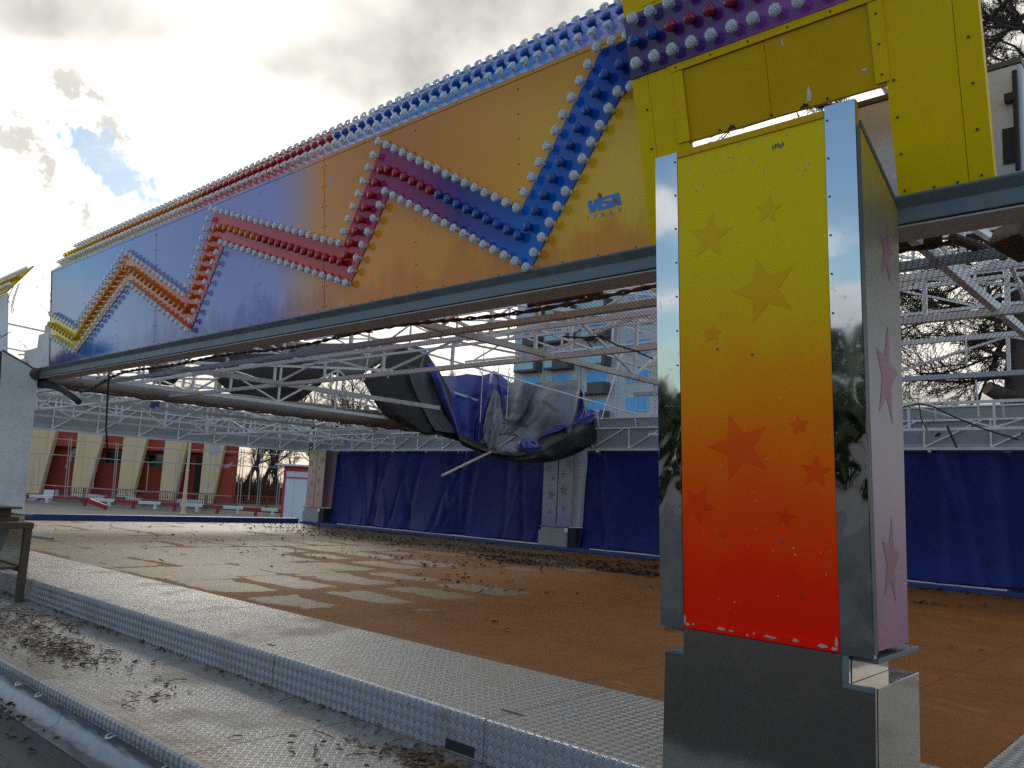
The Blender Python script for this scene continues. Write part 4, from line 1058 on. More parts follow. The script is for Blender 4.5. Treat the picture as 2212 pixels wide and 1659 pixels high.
cloth('grey_gore', [[(1066,842,X_+.22), (1073,842,X_+.24), (1080,858,X_+.2)],
                    [(1050,890,X_+.4), (1070,890,X_+.45), (1084,888,X_+.3)],
                    [(1043,930,X_+.5), (1068,932,X_+.55), (1090,918,X_+.4)],
                    [(1044,968,X_+.55), (1056,976,X_+.6), (1074,968,X_+.55)]], M['tarp_grey'], t, 40, 50, folds=((.35,.1,.10,.10), (.65,.05,.08,-.08)), seed=8, sharp=True, crumple=.10)
cloth('dark_belly', [[(985,935,X_+.3), (1040,955,X_+.5), (1110,968,X_+.2), (1180,935,X_+.2), (1262,900,X_-.1), (1298,908,X_-.2)],
                     [(992,950,X_+.5), (1050,975,X_+.8), (1120,985,X_+.7), (1190,960,X_+.6), (1268,925,X_+.3), (1306,932,X_)],
                     [(1000,962,X_+.45), (1060,985,X_+.7), (1130,998,X_+.7), (1200,992,X_+.6), (1262,968,X_+.3), (1300,940,X_)],
                     [(1010,965,X_+.1), (1065,985,X_+.2), (1135,999,X_+.1), (1200,995,X_), (1260,970,X_-.1), (1296,940,X_-.2)]],
      M['tarp_black'], t, 90, 36, folds=((.7,.1,.04,.10), (.85,.05,.05,.12), (.5,.1,.03,.07)), seed=10, amp=.05, crumple=.16)
cloth('violet_crumple', [[(1254,838,X_-.2), (1259,850,X_), (1264,880,X_-.1)], [(1250,880,X_), (1262,892,X_+.2), (1274,885,X_)], [(1215,915,X_+.2), (1258,903,X_+.3), (1300,892,X_+.1)], [(1160,945,X_+.4), (1225,925,X_+.4), (1303,905,X_+.1)]],
      M['tarp_blue'], t, 60, 44, folds=((.3,.2,.05,.14), (.6,-.2,.04,-.12), (.8,0,.05,.12)), seed=12, amp=.05, sharp=True, crumple=.12)
cloth('dark_hem', [[(884,905,X_+.2), (920,915,X_+.3), (960,925,X_+.3)], [(886,920,X_+.2), (915,934,X_+.35), (940,938,X_+.3)], [(896,928,X_+.1), (915,938,X_+.2), (930,939,X_+.1)]], M['tarp_black'], t, 20, 16, seed=13)
cloth('pale_rag', [[(1080,968,X_+.75), (1105,955,X_+.7), (1130,958,X_+.6)], [(1085,975,X_+.9), (1108,972,X_+.9), (1132,968,X_+.75)], [(1095,982,X_+.8), (1115,982,X_+.85), (1140,972,X_+.6)]], M['tarp_grey'], t, 30, 24, seed=14, amp=.03, crumple=.06)
cloth('violet_tail', [[(1120,958,X_+.8), (1138,945,X_+.8), (1160,952,X_+.6)], [(1128,972,X_+.95), (1142,965,X_+1.0), (1165,962,X_+.8)], [(1145,985,X_+.8), (1155,978,X_+.85), (1175,968,X_+.6)]], M['tarp_blue'], t, 34, 30, seed=15, amp=.05, crumple=.10)
t = thing('sagging_tarpaulin', 'dark sagging roof tarpaulin seen from below left of the collapsed heap', 'tarpaulin', (-14, 10, 3))
Xs = -15.2
cloth('dark_underside', [[(428,782,Xs), (520,745,Xs-.6), (600,735,Xs-.8), (690,748,Xs-.6), (722,800,Xs)],
                         [(455,808,Xs+.1), (520,800,Xs+.2), (600,800,Xs+.2), (670,810,Xs+.1), (705,815,Xs+.05)],
                         [(480,832,Xs+.1), (540,845,Xs+.3), (600,850,Xs+.3), (655,848,Xs+.2), (690,833,Xs+.1)],
                         [(501,851,Xs), (550,862,Xs+.3), (600,868,Xs+.35), (640,868,Xs+.2), (668,850,Xs+.1)]], M['tarp_dark'], t, 40, 30, seed=20, amp=.03, crumple=.03)
Xs = -13.6
cloth('grey_sag', [[(600,738,Xs-.8), (700,742,Xs-1.0), (800,742,Xs-1.0), (880,745,Xs-.9), (930,756,Xs-.4)],
                   [(650,765,Xs-.4), (720,775,Xs-.3), (790,768,Xs-.4), (860,762,Xs-.6), (905,762,Xs-.5)],
                   [(690,792,Xs-.1), (730,803,Xs+.1), (775,803,Xs+.1), (810,790,Xs-.1), (845,775,Xs-.3)],
                   [(715,806,Xs), (738,814,Xs+.15), (765,816,Xs+.15), (786,806,Xs+.05), (810,790,Xs-.1)]], M['tarp_mid'], t, 60, 36, folds=((.50,.12,.03,.07), (.62,.14,.03,-.07), (.72,.1,.03,.07)), seed=22, crumple=.03)
cloth('dark_flap', [[(318,795,-16), (340,790,-16.2), (372,796,-16.2), (395,803,-16)], [(323,808,-15.9), (345,808,-15.8), (370,812,-15.8), (388,815,-15.9)], [(331,827,-16), (345,830,-15.9), (360,832,-15.9), (374,832,-16)]], M['tarp_dark'], t, 20, 16, seed=24)
# loose stick and small hanging scraps
mb = MB(); mb.bar(on(0, -11.9, 955, 1027), on(0, -12.1, 1060, 976), .05, .03); tag(mb.build('stick', M['cream_light']), 'pale wooden batten poking down out of the collapsed tarpaulin', 'batten')
mb = MB(); q = [on(0, -13.6, *p) for p in ((326,868), (345,866), (343,880), (336,878), (332,884), (323,879))]; mb.face(q); 
tag(mb.build('blue_scrap', M['tarp_blue'], solid=.01), 'small blue scrap caught beneath the rolled canvas', 'scrap')
mb = MB(); a = on(0, -14.5, 789, 876); b = on(0, -14.5, 812, 932); mb.bar(a, b, .13, .03, (1, 0, 0)); tag(mb.build('loose_slat', M['white_steel']), 'pale slat hanging down below the rolled canvas', 'slat')
# ------------------------------------------------------------------ pale tower block
def tower():
    Y0 = 70.0; xa, xb = -64.2, -37.0; z0, z1 = -.5, 34.0
    t = thing('tower_block', 'tall pale tower block with blue windows and charcoal balconies seen through the net', 'building', ((xa+xb)/2, 77, z0))
    mb = MB(); mb.box(xa, Y0, z0, xb, Y0+15, z1); mb.box(xa-.25, Y0-.25, z1, xb+.25, Y0+15.25, z1+.5)
    for x in (-59.6, -54.4, -49.4, -44.2): mb.box(x-.12, Y0-.18, z0, x+.12, Y0-.003, z1)
    mb.build('wall', M['tower'], t)
    bays = [(-62.9, -60.3), (-58.3, -55.7), (-53.3, -50.7), (-48.25, -45.4), (-42.6, -39.8)]
    for fl in range(2, 10):
        zt = 12.2+3.03*(fl-4)
        for bi, (a, b) in enumerate(bays):
            bal = bi in (0, 1, 2)
            zb = zt-(2.35 if bal else 1.55)
            mb = MB(); k = 4 if not bal else 3
            mb.box(a, Y0-.09, zb, b, Y0-.004, zb+.08); mb.box(a, Y0-.09, zt-.08, b, Y0-.004, zt)
            for i in range(k+1):
                x = lerp(a+.04, b-.04, i/k); mb.box(x-.04, Y0-.085, zb+.081, x+.04, Y0-.004, zt-.081)
            wn = mb.build('window', M['tower'], t)
            mb = MB(); mb.box(a+.08, Y0-.05, zb+.08, b-.08, Y0-.006, zt-.08)
            sub(mb, 'pane', M['glass_blue'], wn)
            if bal:
                mb = MB(); mb.box(a-.3, Y0-1.3, zb-.28, b+.5, Y0-.005, zb-.05)
                if (fl+bi) % 2:
                    mb.box(lerp(a, b, .35), Y0-1.3, zb-.049, b+.5, Y0-1.18, zb+.95); mb.box(b+.38, Y0-1.175, zb-.049, b+.5, Y0-.01, zb+.95)
                else: mb.box(b+.1, Y0-1.3, zb-.049, b+.5, Y0-.01, zb+.95)
                bl = mb.build('balcony', M['balcony'], t)
                mb = MB(); x1 = lerp(a, b, .34) if (fl+bi) % 2 else b+.09
                mb.box(a-.28, Y0-1.27, zb-.045, x1, Y0-1.23, zb+.95); sub(mb, 'glass_rail', M['glass_aqua'], bl)
    mb = MB(); mb.box(-47.2, Y0-.5, 18.95, -46.6, Y0-.01, 19.4); mb.box(-61.6, Y0-.5, 20.1, -61.0, Y0-.01, 20.6); mb.build('air_conditioner', M['white'], t)
tower()
# ------------------------------------------------------------------ red building with slanting cream buttresses (faces the viewer)
RH = Vector((_r.x, _r.y, 0)).normalized(); FH = Vector((_f.x, _f.y, 0)).normalized()
O = dep(58, 500, 1086); O.z = -.16
def bpt(s, d, z): return O + RH*s + FH*d + Vector((0, 0, z))      # s to the right, d away, z up
def sz(px, py):       # photo pixel on the facade plane -> s, z
    dd = ray(px, py); t_ = (O-CAM).dot(FH)/dd.dot(FH); P = CAM+dd*t_-O; return P.dot(RH), P.z
t = thing('red_building', 'low red building with slanting cream buttresses beyond the left side', 'building', (O + RH*-8 + FH*4).to_tuple())
pr = lambda a, b, d: bpt(a, d, b)
s1 = sz(505, 1000)[0]; s0 = s1-24
def block(mb, a, b, z0, z1, d0, d1): mb.hexa([bpt(a, d0, z0), bpt(b, d0, z0), bpt(b-(d1-d0)*.40, d1, z0), bpt(a, d1, z0), bpt(a, d0, z1), bpt(b, d0, z1), bpt(b-(d1-d0)*.40, d1, z1), bpt(a, d1, z1)])
mb = MB(); block(mb, s0, s1, -.3, 6.2, .9, 9); mb.build('wall', M['red_wall'], t)
mb = MB(); zb = sz(200, 960)[1]; zb2 = sz(440, 985)[1]; zb = (zb+zb2)/2
mb.prism([(s0, zb), (s1-.02, zb), (s1-.02, 6.0), (s0, 6.0)], pr, .12, .895); mb.build('lintel_band', M['red_bright'], t)
mb = MB(); mb.prism([(sz(470, 1000)[0], -.3), (s1-.001, -.3), (s1-.001, zb-.002), (sz(470, 1000)[0], zb-.002)], pr, .3, .898); mb.build('end_wall', M['red_bright'], t)
mb = MB(); block(mb, s0, s1+.1, 6.21, 6.6, -.2, 9); mb.build('roof', M['plaster'], t)
bt_ = [((53, 120), (52, 86)), ((161, 222), (158, 188)), ((260, 316), (258, 286)), ((348, 403), (348, 377)), ((434, 483), (433, 458))]
for k, ((ta, tb), (ba, bb)) in enumerate(bt_):
    yt = 932+(ta-53)*.075; yb = 1066+(ta-53)*.05
    A, B = sz(ta, yt), sz(tb, yt); Cc, D = sz(ba, yb), sz(bb, yb)
    ext = (6.0-A[1])/(A[1]-Cc[1]); top_l = A[0]+(A[0]-Cc[0])*ext*0; top_r = B[0]+(B[0]-D[0])*ext
    q = [(Cc[0]-.02, -.3), (D[0]+.08, -.3), (D[0]+.12, Cc[1]), (top_r+.22, 6.0), (Cc[0]-.02, 6.0)]
    mb = MB(); mb.prism(q, pr, -.35, .118 if k else .118)
    mb.build('buttress', M['cream'], t)
    mb = MB(); mb.prism([(Cc[0]+.02, -.29), (D[0]-.1, -.29), (D[0]-.12, zb-.01), (Cc[0]+.02, zb-.01)], pr, .12, .897); mb.build('pier', M['red_wall'], t)
q0 = [( -  (bt_[0][0][0]-0)*0, 0)]
k0 = sz(-48, 930)[0]; mb = MB(); mb.prism([(k0, -.3), (k0+1.3, -.3), (k0+2.6, 6.0), (k0, 6.0)], pr, -.35, .118); mb.build('buttress', M['cream'], t)
mb = MB(); a = sz(466, 968); mb.prism([(a[0]-.35, a[1]-.5), (a[0]+.35, a[1]-.55), (a[0]+.45, a[1]+.5), (a[0]-.45, a[1]+.55)], pr, -.356, -.351); mb.build('bare_patch', M['plaster'], t)
mb = MB(); a = sz(475, 1011); b = sz(501, 1000); mb.prism([(a[0], a[1]), (a[0]+.5, a[1]+.05), (b[0]-.1, b[1]-.1), (b[0], b[1]+.1), (a[0]+.4, a[1]+.28)], pr, .294, .299); mb.build('pale_streak', M['plaster'], t)
mb = MB(); a = sz(165, 985); 
for dx, dz, w_, h_ in ((-1.0, -.4, .22, .8), (-.85, .1, .3, .5), (-1.2, -.9, .15, .3)): mb.prism([(a[0]+dx, a[1]+dz), (a[0]+dx+w_, a[1]+dz+.06), (a[0]+dx+w_*.8, a[1]+dz+h_), (a[0]+dx+w_*.2, a[1]+dz+h_*.9)], pr, .890, .897)
mb.build('flaked_patch', M['plaster'], t)
for (xa, ya, xb, yb) in ((213, 975, 254, 1000), (307, 980, 347, 1006), (391, 987, 406, 1012), (40, 957, 52, 986)):
    a = sz(xa, yb); b = sz(xb, ya)
    mb = MB(); mb.prism([(a[0], a[1]), (b[0], a[1]), (b[0], b[1]), (a[0], b[1])], pr, .84, .896)
    wn = mb.build('window', M['dark_steel'], t)
    mb = MB(); mb.prism([(a[0]+.06, a[1]+.06), (b[0]-.06, a[1]+.06), (b[0]-.06, b[1]-.06), (a[0]+.06, b[1]-.06)], pr, .832, .838); sub(mb, 'pane', M['dark_glass'], wn)
a = sz(405, 1083); b = sz(427, 987); mb = MB(); mb.prism([(a[0], a[1]), (b[0], a[1]), (b[0], b[1]), (a[0], b[1])], pr, .82, .892); mb.build('door', M['doorway'], t)
# terrace edges and planters in front of it
def kerb(px0, px1, py, h, D, mt, label):
    A = dep(D, px0, py+(0)); B = dep(D, px1, py+(px1-px0)*.046); A.z = B.z = (A.z+B.z)/2
    mb = MB(); mb.bar(A+Vector((0, 0, h/2)), B+Vector((0, 0, h/2)), .4, h); return tag(mb.build('terrace_kerb', M[mt], bevel=.02), label, 'kerb', 'painted kerbs below the red building')
for i, a in enumerate(((158, 213, 1072, .22, 53, 'white_paint', 'white terrace kerb below the second cream buttress'), (172, 228, 1079, .30, 50, 'white_paint', 'white planter kerb right of the green striped kerb'), (228, 268, 1081, .26, 50, 'red_paint', 'dark red planter kerb left of the third buttress foot'),
        (253, 290, 1075, .22, 53, 'white_paint', 'white terrace kerb below the third cream buttress'), (274, 305, 1085, .28, 50, 'white_paint', 'white planter kerb below the third window'), (305, 345, 1087, .26, 50, 'red_paint', 'dark red planter kerb below the fourth buttress'),
        (383, 440, 1089, .3, 50, 'white_paint', 'white planter kerb in front of the dark doorway'), (97, 122, 1070, .36, 52, 'white_paint', 'white striped kerb beside the crimson banner'))): kerb(*a)
# railing
t = thing('railing', 'red and green metal railing in front of the red building', 'railing', dep(48, 430, 1100).to_tuple())
def fpt(px, k): 
    A = dep(48, px, 1092+(px-240)*.035); return Vector((A.x, A.y, -.33+k*.93))
top, bot = MB(), MB()
px = 115
while px < 655:
    w_ = 2.95
    n = 12
    if px > 170 or True:
        a, b = px, min(px+62, 655)
        top.bar(fpt(a, 1), fpt(b, 1), .05); top.bar(fpt(a+1, .62), fpt(b-1, .62), .03); bot.bar(fpt(a, .08), fpt(b, .08), .05)
        for i in range(n+1):
            q = lerp(a, b, i/n)
            top.bar(fpt(q, .5), fpt(q, 1), .028 if i % n else .06); bot.bar(fpt(q, 0 if i % n == 0 else .1), fpt(q, .5), .028 if i % n else .06)
            if i in (4, 8): top.bar(fpt(q, .98), fpt(q+3, .62), .024)
    px += 66
top.build('upper_rails', M['red_rail'], t); bot.build('lower_rails', M['green_paint'], t)
# low track barriers, alternating red and white, each its own block
segs = [(112, 193, 'white'), (115+78, 193+20, 'red')]
ed = [28, 61, 112, 194, 246, 298, 346, 388, 437, 481, 525, 564, 600, 640]
cols = ['red', 'white', 'red', 'white', 'red', 'white', 'red', 'white', 'red', 'white', 'red', 'white', 'red']
wh = ['at the foot of the crimson banner', 'right of the crimson banner', 'below the first railing post', 'left of the cream lamp post', 'under the dark windows', 'left of the cream lamp post base', 'right beside the cream lamp post', 'below the dark doorway', 'below the last cream buttress', 'below the bright red end wall', 'below the bare trees', 'left of the white kiosk', 'at the foot of the white kiosk']
wh = ['at the foot of the crimson banner', 'directly right of the crimson banner', 'below the left buttress', 'between the second and third buttress', 'below the third buttress', 'left of the fourth buttress', 'directly left of the cream lamp post', 'directly right of the cream lamp post', 'below the last cream buttress', 'below the bright red end wall', 'below the bare trees', 'left of the white kiosk', 'at the foot of the white kiosk']
for (a, b, c, lb) in zip(ed[:-1], ed[1:], cols, wh):
    y = lambda p: 1101+(p-190)*.030
    A = dep(45, a, y(a)); B = dep(45, b-.2, y(b-.2)); zg = gz((A.x+B.x)/2)
    A.z = B.z = zg+.36
    mb = MB(); mb.bar(A, B, .16, .17); d = (B-A).normalized()
    for q in (B-d*.30,): mb.bar(Vector((q.x, q.y, zg)), Vector((q.x, q.y, zg+.28)), .22, .14, d)
    tag(mb.build('track_barrier', M['red_paint' if c == 'red' else 'white_paint'], bevel=.02), c+' low track barrier '+lb, 'barrier', 'low red and white track barriers')
    
# fallen barrier end
mb = MB(); A = dep(42, 190, 1104); B = dep(42, 228, 1113); A.z = gz(A.x)+.42; B.z = gz(B.x)+.12; mb.bar(A, B, .3, .22); tag(mb.build('track_barrier', M['red_paint'], bevel=.02), 'red tilted barrier end lying near the left picture edge', 'barrier')
# crimson banner
A = dep(47, 22, 1066); B = dep(47, 97, 1066); z0 = dep(47, 60, 1102).z
t = thing('banner', 'crimson banner with a pale pink swoosh tied to the railing at far left', 'banner', ((A+B)/2).to_tuple()[:2]+(z0,))
f = lambda a, b, d: Vector((lerp(A.x, B.x, a), lerp(A.y, B.y, a), lerp(z0, A.z, b))) - FH*d
mb = MB(); mb.prism([(0, 0), (1, 0), (1, 1), (0, 1)], f, 0, .02); mb.build('cloth', M['banner'], t)
mb = MB(); mb.prism([(.30, .22), (.55, .26), (.98, .55), (.98, .72), (.60, .48), (.30, .34)], f, .021, .024); mb.prism([(.32, .45), (.5, .52), (.75, .62), (.86, .78), (.7, .80), (.45, .72), (.33, .6)], f, .021, .023); mb.build('print', M['pink'], t)
# cream lamp post
P = dep(42, 395, 1110); zg = gz(P.x); P.z = zg
Q = dep(42, 411, 962); H = Q.z-zg
t = thing('lamp_post', 'slender cream iron lamp post standing before the red building', 'lamp post', P.to_tuple())
lean = Vector((0,0,1))
mb = MB(); mb.tube([P, P+lean*.05, P+lean*.12, P+lean*1.0], [.17, .16, .12, .095], 12); mb.build('base', M['cream_light'], t, smooth=False)
mb = MB(); mb.tube([P+lean*1.001, P+lean*1.05, P+lean*1.1, P+lean*1.15, P+lean*2.2, P+lean*2.25, P+lean*2.32, P+lean*(H+.8)], [.095, .11, .11, .09, .075, .10, .07, .045], 12); mb.build('shaft', M['cream_light'], t)
mb = MB(); mb.tube([P+lean*(H+.8), P+lean*(H+.95), P+lean*(H+1.25), P+lean*(H+1.4)], [.06, .16, .20, .03], 10); mb.build('lantern', M['white_paint'], t)
# cage of thin poles
t = thing('pole_cage', 'tall cage of thin grey poles and wires beside the red building', 'cage', dep(44, 330, 1090).to_tuple())
mb = MB()
def cp(x, y): return dep(44, x, y)
for (a, b) in (((30, 939), (329, 967)), ((28, 975), (329, 999)), ((24, 1043), (329, 1063)), ((329, 967), (609, 982)), ((329, 998), (606, 1010)), ((329, 1062), (500, 1072))): mb.tube([cp(*a), cp(*b)], .022, 5)
for (x, ya, yb) in ((87, 981, 1049), (206, 990, 1055), (321, 1000, 1062), (456, 976, 1066), (155, 946, 1074), (150, 946, 1074), (256, 957, 1078), (252, 957, 1078), (388, 970, 1085), (383, 970, 1085), (528, 970, 1090), (522, 970, 1090), (543, 1008, 1080), (570, 968, 1092), (565, 968, 1092), (606, 975, 1092), (611, 975, 1092)):
    lean_ = -.085*(yb-ya); mb.tube([cp(x, ya), cp(x+lean_, yb)], .022, 5)
mb.build('pole', M['pole'], t)
# kiosk
A = dep(40, 606, 1102); B = dep(40, 655, 1104); zg = gz(A.x); top_z = dep(40, 615, 1008).z
t = thing('kiosk', 'white kiosk door with a cherry red frame behind the pink corner column', 'kiosk', A.to_tuple()[:2]+(zg,))
f = lambda a, b, d: Vector((lerp(A.x, B.x, a), lerp(A.y, B.y, a), lerp(zg, top_z, b))) + FH*d
mb = MB()
for q in ([(0,0),(.1,0),(.1,1),(0,1)], [(.1,.93),(1.6,.93),(1.6,1),(.1,1)], [(.1,.80),(1.6,.80),(1.6,.82),(.1,.82)]): mb.prism(q, f, 0, .12)
mb.build('frame', M['kiosk_red'], t)
mb = MB()
for q in ([(.102,0),(.495,0),(.495,.798),(.102,.798)], [(.505,0),(1.5,0),(1.5,.798),(.505,.798)], [(.102,.822),(.495,.822),(.495,.928),(.102,.928)], [(.505,.822),(1.5,.822),(1.5,.928),(.505,.928)]): mb.prism(q, f, .04, .09)
mb.build('door_leaf', M['door_white'], t)
mb = MB(); mb.prism([(-.3, 1.02), (1.8, 1.02), (1.8, 1.05), (-.3, 1.05)], f, -.4, 2.5); mb.prism([(0, 0), (1.6, 0), (1.6, 1.02), (0, 1.02)], f, .13, 2.4); mb.build('roof', M['white_paint'], t)
# grass strip and low shrubs near the trees, river bank haze of scrub
mb = MB(); mb.grid([[dep(D, x, 1083+D*0) for x in (480, 560, 660)] for D in (50,)]*1 + [[dep(80, x, 1075) for x in (480, 560, 660)]])
for i, p in enumerate(mb.v): mb.v[i] = (p[0], p[1], -.20 if i < 3 else -.02)
kind(mb.build('grass', M['grass']), 'structure')
# ------------------------------------------------------------------ bare trees
def grow(seed, base, h, r0, lean=(0,0,1), levels=5, kids=(5,7), spread=(.5,.9), shrink=.62, droop=.0, nside=5, minr=.004, trunk_frac=.32, wob=.16, twig_mul=1.0):
    """returns two meshes: thick wood (trunk and limbs) and fine twigs"""
    rr = random.Random(seed); wood, twig = MB(), MB()
    def branch(p, d, l_, r_, lv):
        n = 5 if lv < 2 else 4 if lv < 4 else 3
        pts = [p.copy()]; q = p.copy(); dd = d.copy()
        for i in range(n):
            dd = (dd + Vector((rr.gauss(0, wob), rr.gauss(0, wob), rr.gauss(0, wob)+.05-droop*lv*.1))).normalized()
            q = q + dd*(l_/n); pts.append(q.copy())
        r1 = r_*(.55 if lv < levels else .3)
        rs = [lerp(r_, r1, i/n) for i in range(n+1)]
        (wood if lv < 2 else twig).tube(pts, rs, max(3, nside-lv+2 if lv < 3 else 3), cap=lv < 1)
        if lv >= levels: return
        k = rr.randint(*kids)
        for j in range(k):
            t_ = lerp(trunk_frac if lv == 0 else .2, 1.0, (j+rr.uniform(.2, .9))/k); t_ = min(t_, .98)
            s_ = min(int(t_*n), n-1); P = pts[s_].lerp(pts[s_+1], t_*n-s_)
            ax = Vector((rr.gauss(0, 1), rr.gauss(0, 1), rr.gauss(0, 1))); ax -= ax.dot(dd)*dd; ax.normalize()
            a = rr.uniform(*spread); nd = (dd*cos(a)+ax*sin(a)).normalized()
            ll = l_*shrink*rr.uniform(.6, 1.1)*(1-.35*t_ if lv == 0 else 1)
            branch(P, nd, ll, max(minr, lerp(r_, r1, t_)*rr.uniform(.42, .62)), lv+1)
    branch(Vector(base), Vector(lean).normalized(), h, r0, 0)
    return wood, twig
def make_tree(name, label, seed, base, h, r0, group, twm, **kw):
    base = Vector(base); t = thing(name, label, 'tree', base.to_tuple(), group)
    w_, tw = grow(seed, base, h, r0, **kw)
    w_.build('trunk', M['bark'], t, smooth=True); tw.build('crown', twm, t)
    return t
def copy_tree(src, loc, rz, sc, label):
    r = src.copy(); COL.objects.link(r); r.location = loc; r.rotation_euler = (0, 0, rz); r.scale = (sc, sc, sc); r['label'] = label
    for ch in src.children:
        c = ch.copy(); COL.objects.link(c); c.parent = r
    return r
GRP = 'bare winter trees behind the ride'
far = [make_tree('bare_tree', '', 100+i, (0, 0, 0), 7.5, .20, GRP, M['twig_far'], levels=4, kids=(6, 8), spread=(.35, .75), shrink=.58, minr=.013, trunk_frac=.15, wob=.12) for i in range(3)]
spots = [(960, 62, 1.0, 'bare twiggy tree between the tarpaulin and the pale tower'), (1030, 55, .9, 'bare yellowish tree just left of the pale tower'), (1085, 60, 1.0, 'bare tree overlapping the left edge of the pale tower'),
         (900, 70, 1.1, 'bare tree glimpsed above the grey sag of tarpaulin'), (745, 58, 1.0, 'bare tree seen through the gap right of the dark sagging tarpaulin'), (790, 66, 1.1, 'bare tree seen through the gap left of the dark hanging bag'), (700, 62, 1.0, 'bare tree behind the rear left corner of the roof'),
         (650, 52, .8, 'bare tree above the pink corner column'), (600, 66, .9, 'bare tree behind the white kiosk'), (840, 60, 1.05, 'bare tree behind the dark hanging bag'), (560, 78, .9, 'small bare tree far behind the cage poles'), (470, 72, 1.1, 'bare tree rising behind the red building'), (380, 80, 1.2, 'bare tree above the small dark hanging flap')]
rr = random.Random(21)
for i, (px, D, sc, lb) in enumerate(spots):
    P = dep(D, px, 1085); P.z = -.4; src = far[i % 3]
    if i < 3: src.location = P; src.scale = (sc,)*3; src.rotation_euler = (0, 0, rr.uniform(0, 6)); src['label'] = lb
    else: copy_tree(src, P, rr.uniform(0, 6), sc, lb)
# two leaning trees beyond the pole cage
P = dep(62, 520, 1086); P.z = -.2; make_tree('bare_tree', 'dark leaning tree trunk just right of the red building', 31, P, 6.5, .20, GRP, M['twig'], lean=(.10, .10, 1), levels=4, kids=(4, 6), minr=.014, trunk_frac=.45)
P = dep(64, 552, 1086); P.z = -.2; make_tree('bare_tree', 'dark forked tree between the red building and the white kiosk', 32, P, 6.5, .19, GRP, M['twig'], lean=(.16, .14, 1), levels=4, kids=(4, 6), minr=.014, trunk_frac=.45)
# slim sapling at the left edge of the front panels
P = dep(80, 118, 1080); P.z = -.3
make_tree('bare_tree', 'thin bare tree peeping out at the left end of the front fascia', 41, P, 17.0, .10, GRP, M['twig'], levels=4, kids=(5, 6), minr=.014, trunk_frac=.5, spread=(.4, .8), shrink=.42)
# big plane tree close behind the rear fascia at the right
P = on(1, 22, 2215, 1100); P.z = -.5
D0 = (P-CAM).dot(CF)
t = thing('plane_tree', 'large bare tree with a sawn limb stub at the right picture edge', 'tree', P.to_tuple(), GRP)
wd = MB(); tops = on(1, 22, 2202, 640); fork = on(1, 22, 2200, 850)
wd.tube([P, P.lerp(fork, .5), fork, fork.lerp(tops, .5), tops, tops+Vector((.4, .2, 2.5)), tops+Vector((.6, .3, 5.0))], [.42, .38, .30, .26, .24, .18, .08], 14)
wd.build('trunk', M['bark'], t, smooth=True)
st = MB(); s0_ = on(1, 21.9, 2205, 868); s1_ = on(1, 21.3, 2134, 838); st.tube([s0_, s0_.lerp(s1_, .5)+Vector((0, 0, -.03)), s1_], [.26, .19, .165], 14); st.k = 1
dv = (s1_-s0_).normalized(); st.tube([s1_+dv*.001, s1_+dv*.012], [.155, .15], 14)
st.build('sawn_stub', [M['bark'], M['cut']], t, smooth=False)
tw = MB(); wd2 = MB()
rr = random.Random(77)
starts = [((2203, 655), (2105, 690), 1), ((2203, 690), (2040, 640), 1), ((2200, 760), (2060, 800), 1), ((2205, 620), (2080, 560), 1), ((2208, 560), (2020, 600), 1), ((2210, 520), (2120, 430), 1), ((2215, 480), (2000, 540), 1), ((2200, 720), (1990, 720), 1), ((2200, 800), (2010, 840), 1),
          ((2225, 350), (2040, 420), 1), ((2230, 300), (1830, 470), 1), ((2240, 150), (2120, 20), 1), ((2240, 100), (2130, -60), 1), ((2250, 250), (2140, 160), 1), ((2240, 60), (2150, 90), 1), ((2230, 200), (2130, 240), 1)]
def spray(tw, p, d, l_, r_, lv, rr, levels=4, kids=(5, 7), wob=.13, spread=(.35, .85)):
    n = 5 if lv < 2 else 3; pts = [p.copy()]; q = p.copy(); dd = d.copy()
    for i in range(n):
        dd = (dd + Vector((rr.gauss(0, wob), rr.gauss(0, wob), rr.gauss(0, wob)))).normalized(); q = q+dd*(l_/n); pts.append(q.copy())
    tw.tube(pts, [lerp(r_, r_*.45, i/n) for i in range(n+1)], 6 if lv == 0 else 4 if lv < 2 else 3, cap=False)
    if lv >= levels: return
    k = rr.randint(*kids)
    for j in range(k):
        t_ = (j+rr.uniform(.1, .9))/k; s_ = min(int(t_*n), n-1); P_ = pts[s_].lerp(pts[s_+1], t_*n-s_)
        ax = Vector((rr.gauss(0, 1), rr.gauss(0, 1), rr.gauss(0, 1))); ax -= ax.dot(dd)*dd; ax.normalize(); a = rr.uniform(*spread)
        spray(tw, P_, (dd*cos(a)+ax*sin(a)).normalized(), l_*rr.uniform(.35, .6), max(.0055, r_*rr.uniform(.3, .5)), lv+1, rr, levels, kids, wob, spread)
for (a, b, s_) in starts + [((2206, y_), (x_, y2_), 1) for y_, x_, y2_ in ((600, 1960, 560), (640, 1985, 760), (680, 2090, 860), (540, 2050, 520), (700, 1950, 660), (740, 2110, 700), (580, 2120, 640), (500, 1950, 620), (620, 2000, 500), (780, 2100, 780), (820, 1990, 800))] + [((2240, y_), (x_, y2_), 1) for y_, x_, y2_ in ((40, 2120, 140), (120, 2125, 190), (-40, 2110, 60), (180, 2118, 100), (0, 2180, 120))]:
    A = on(1, 21.9, *a); B = on(1, 21.0+rr.uniform(-.8, 1.2), *b)
    spray(tw, A, (B-A).normalized(), (B-A).length*1.1, rr.uniform(.035, .07), 0, rr)
tw.build('crown', M['twig'], t)
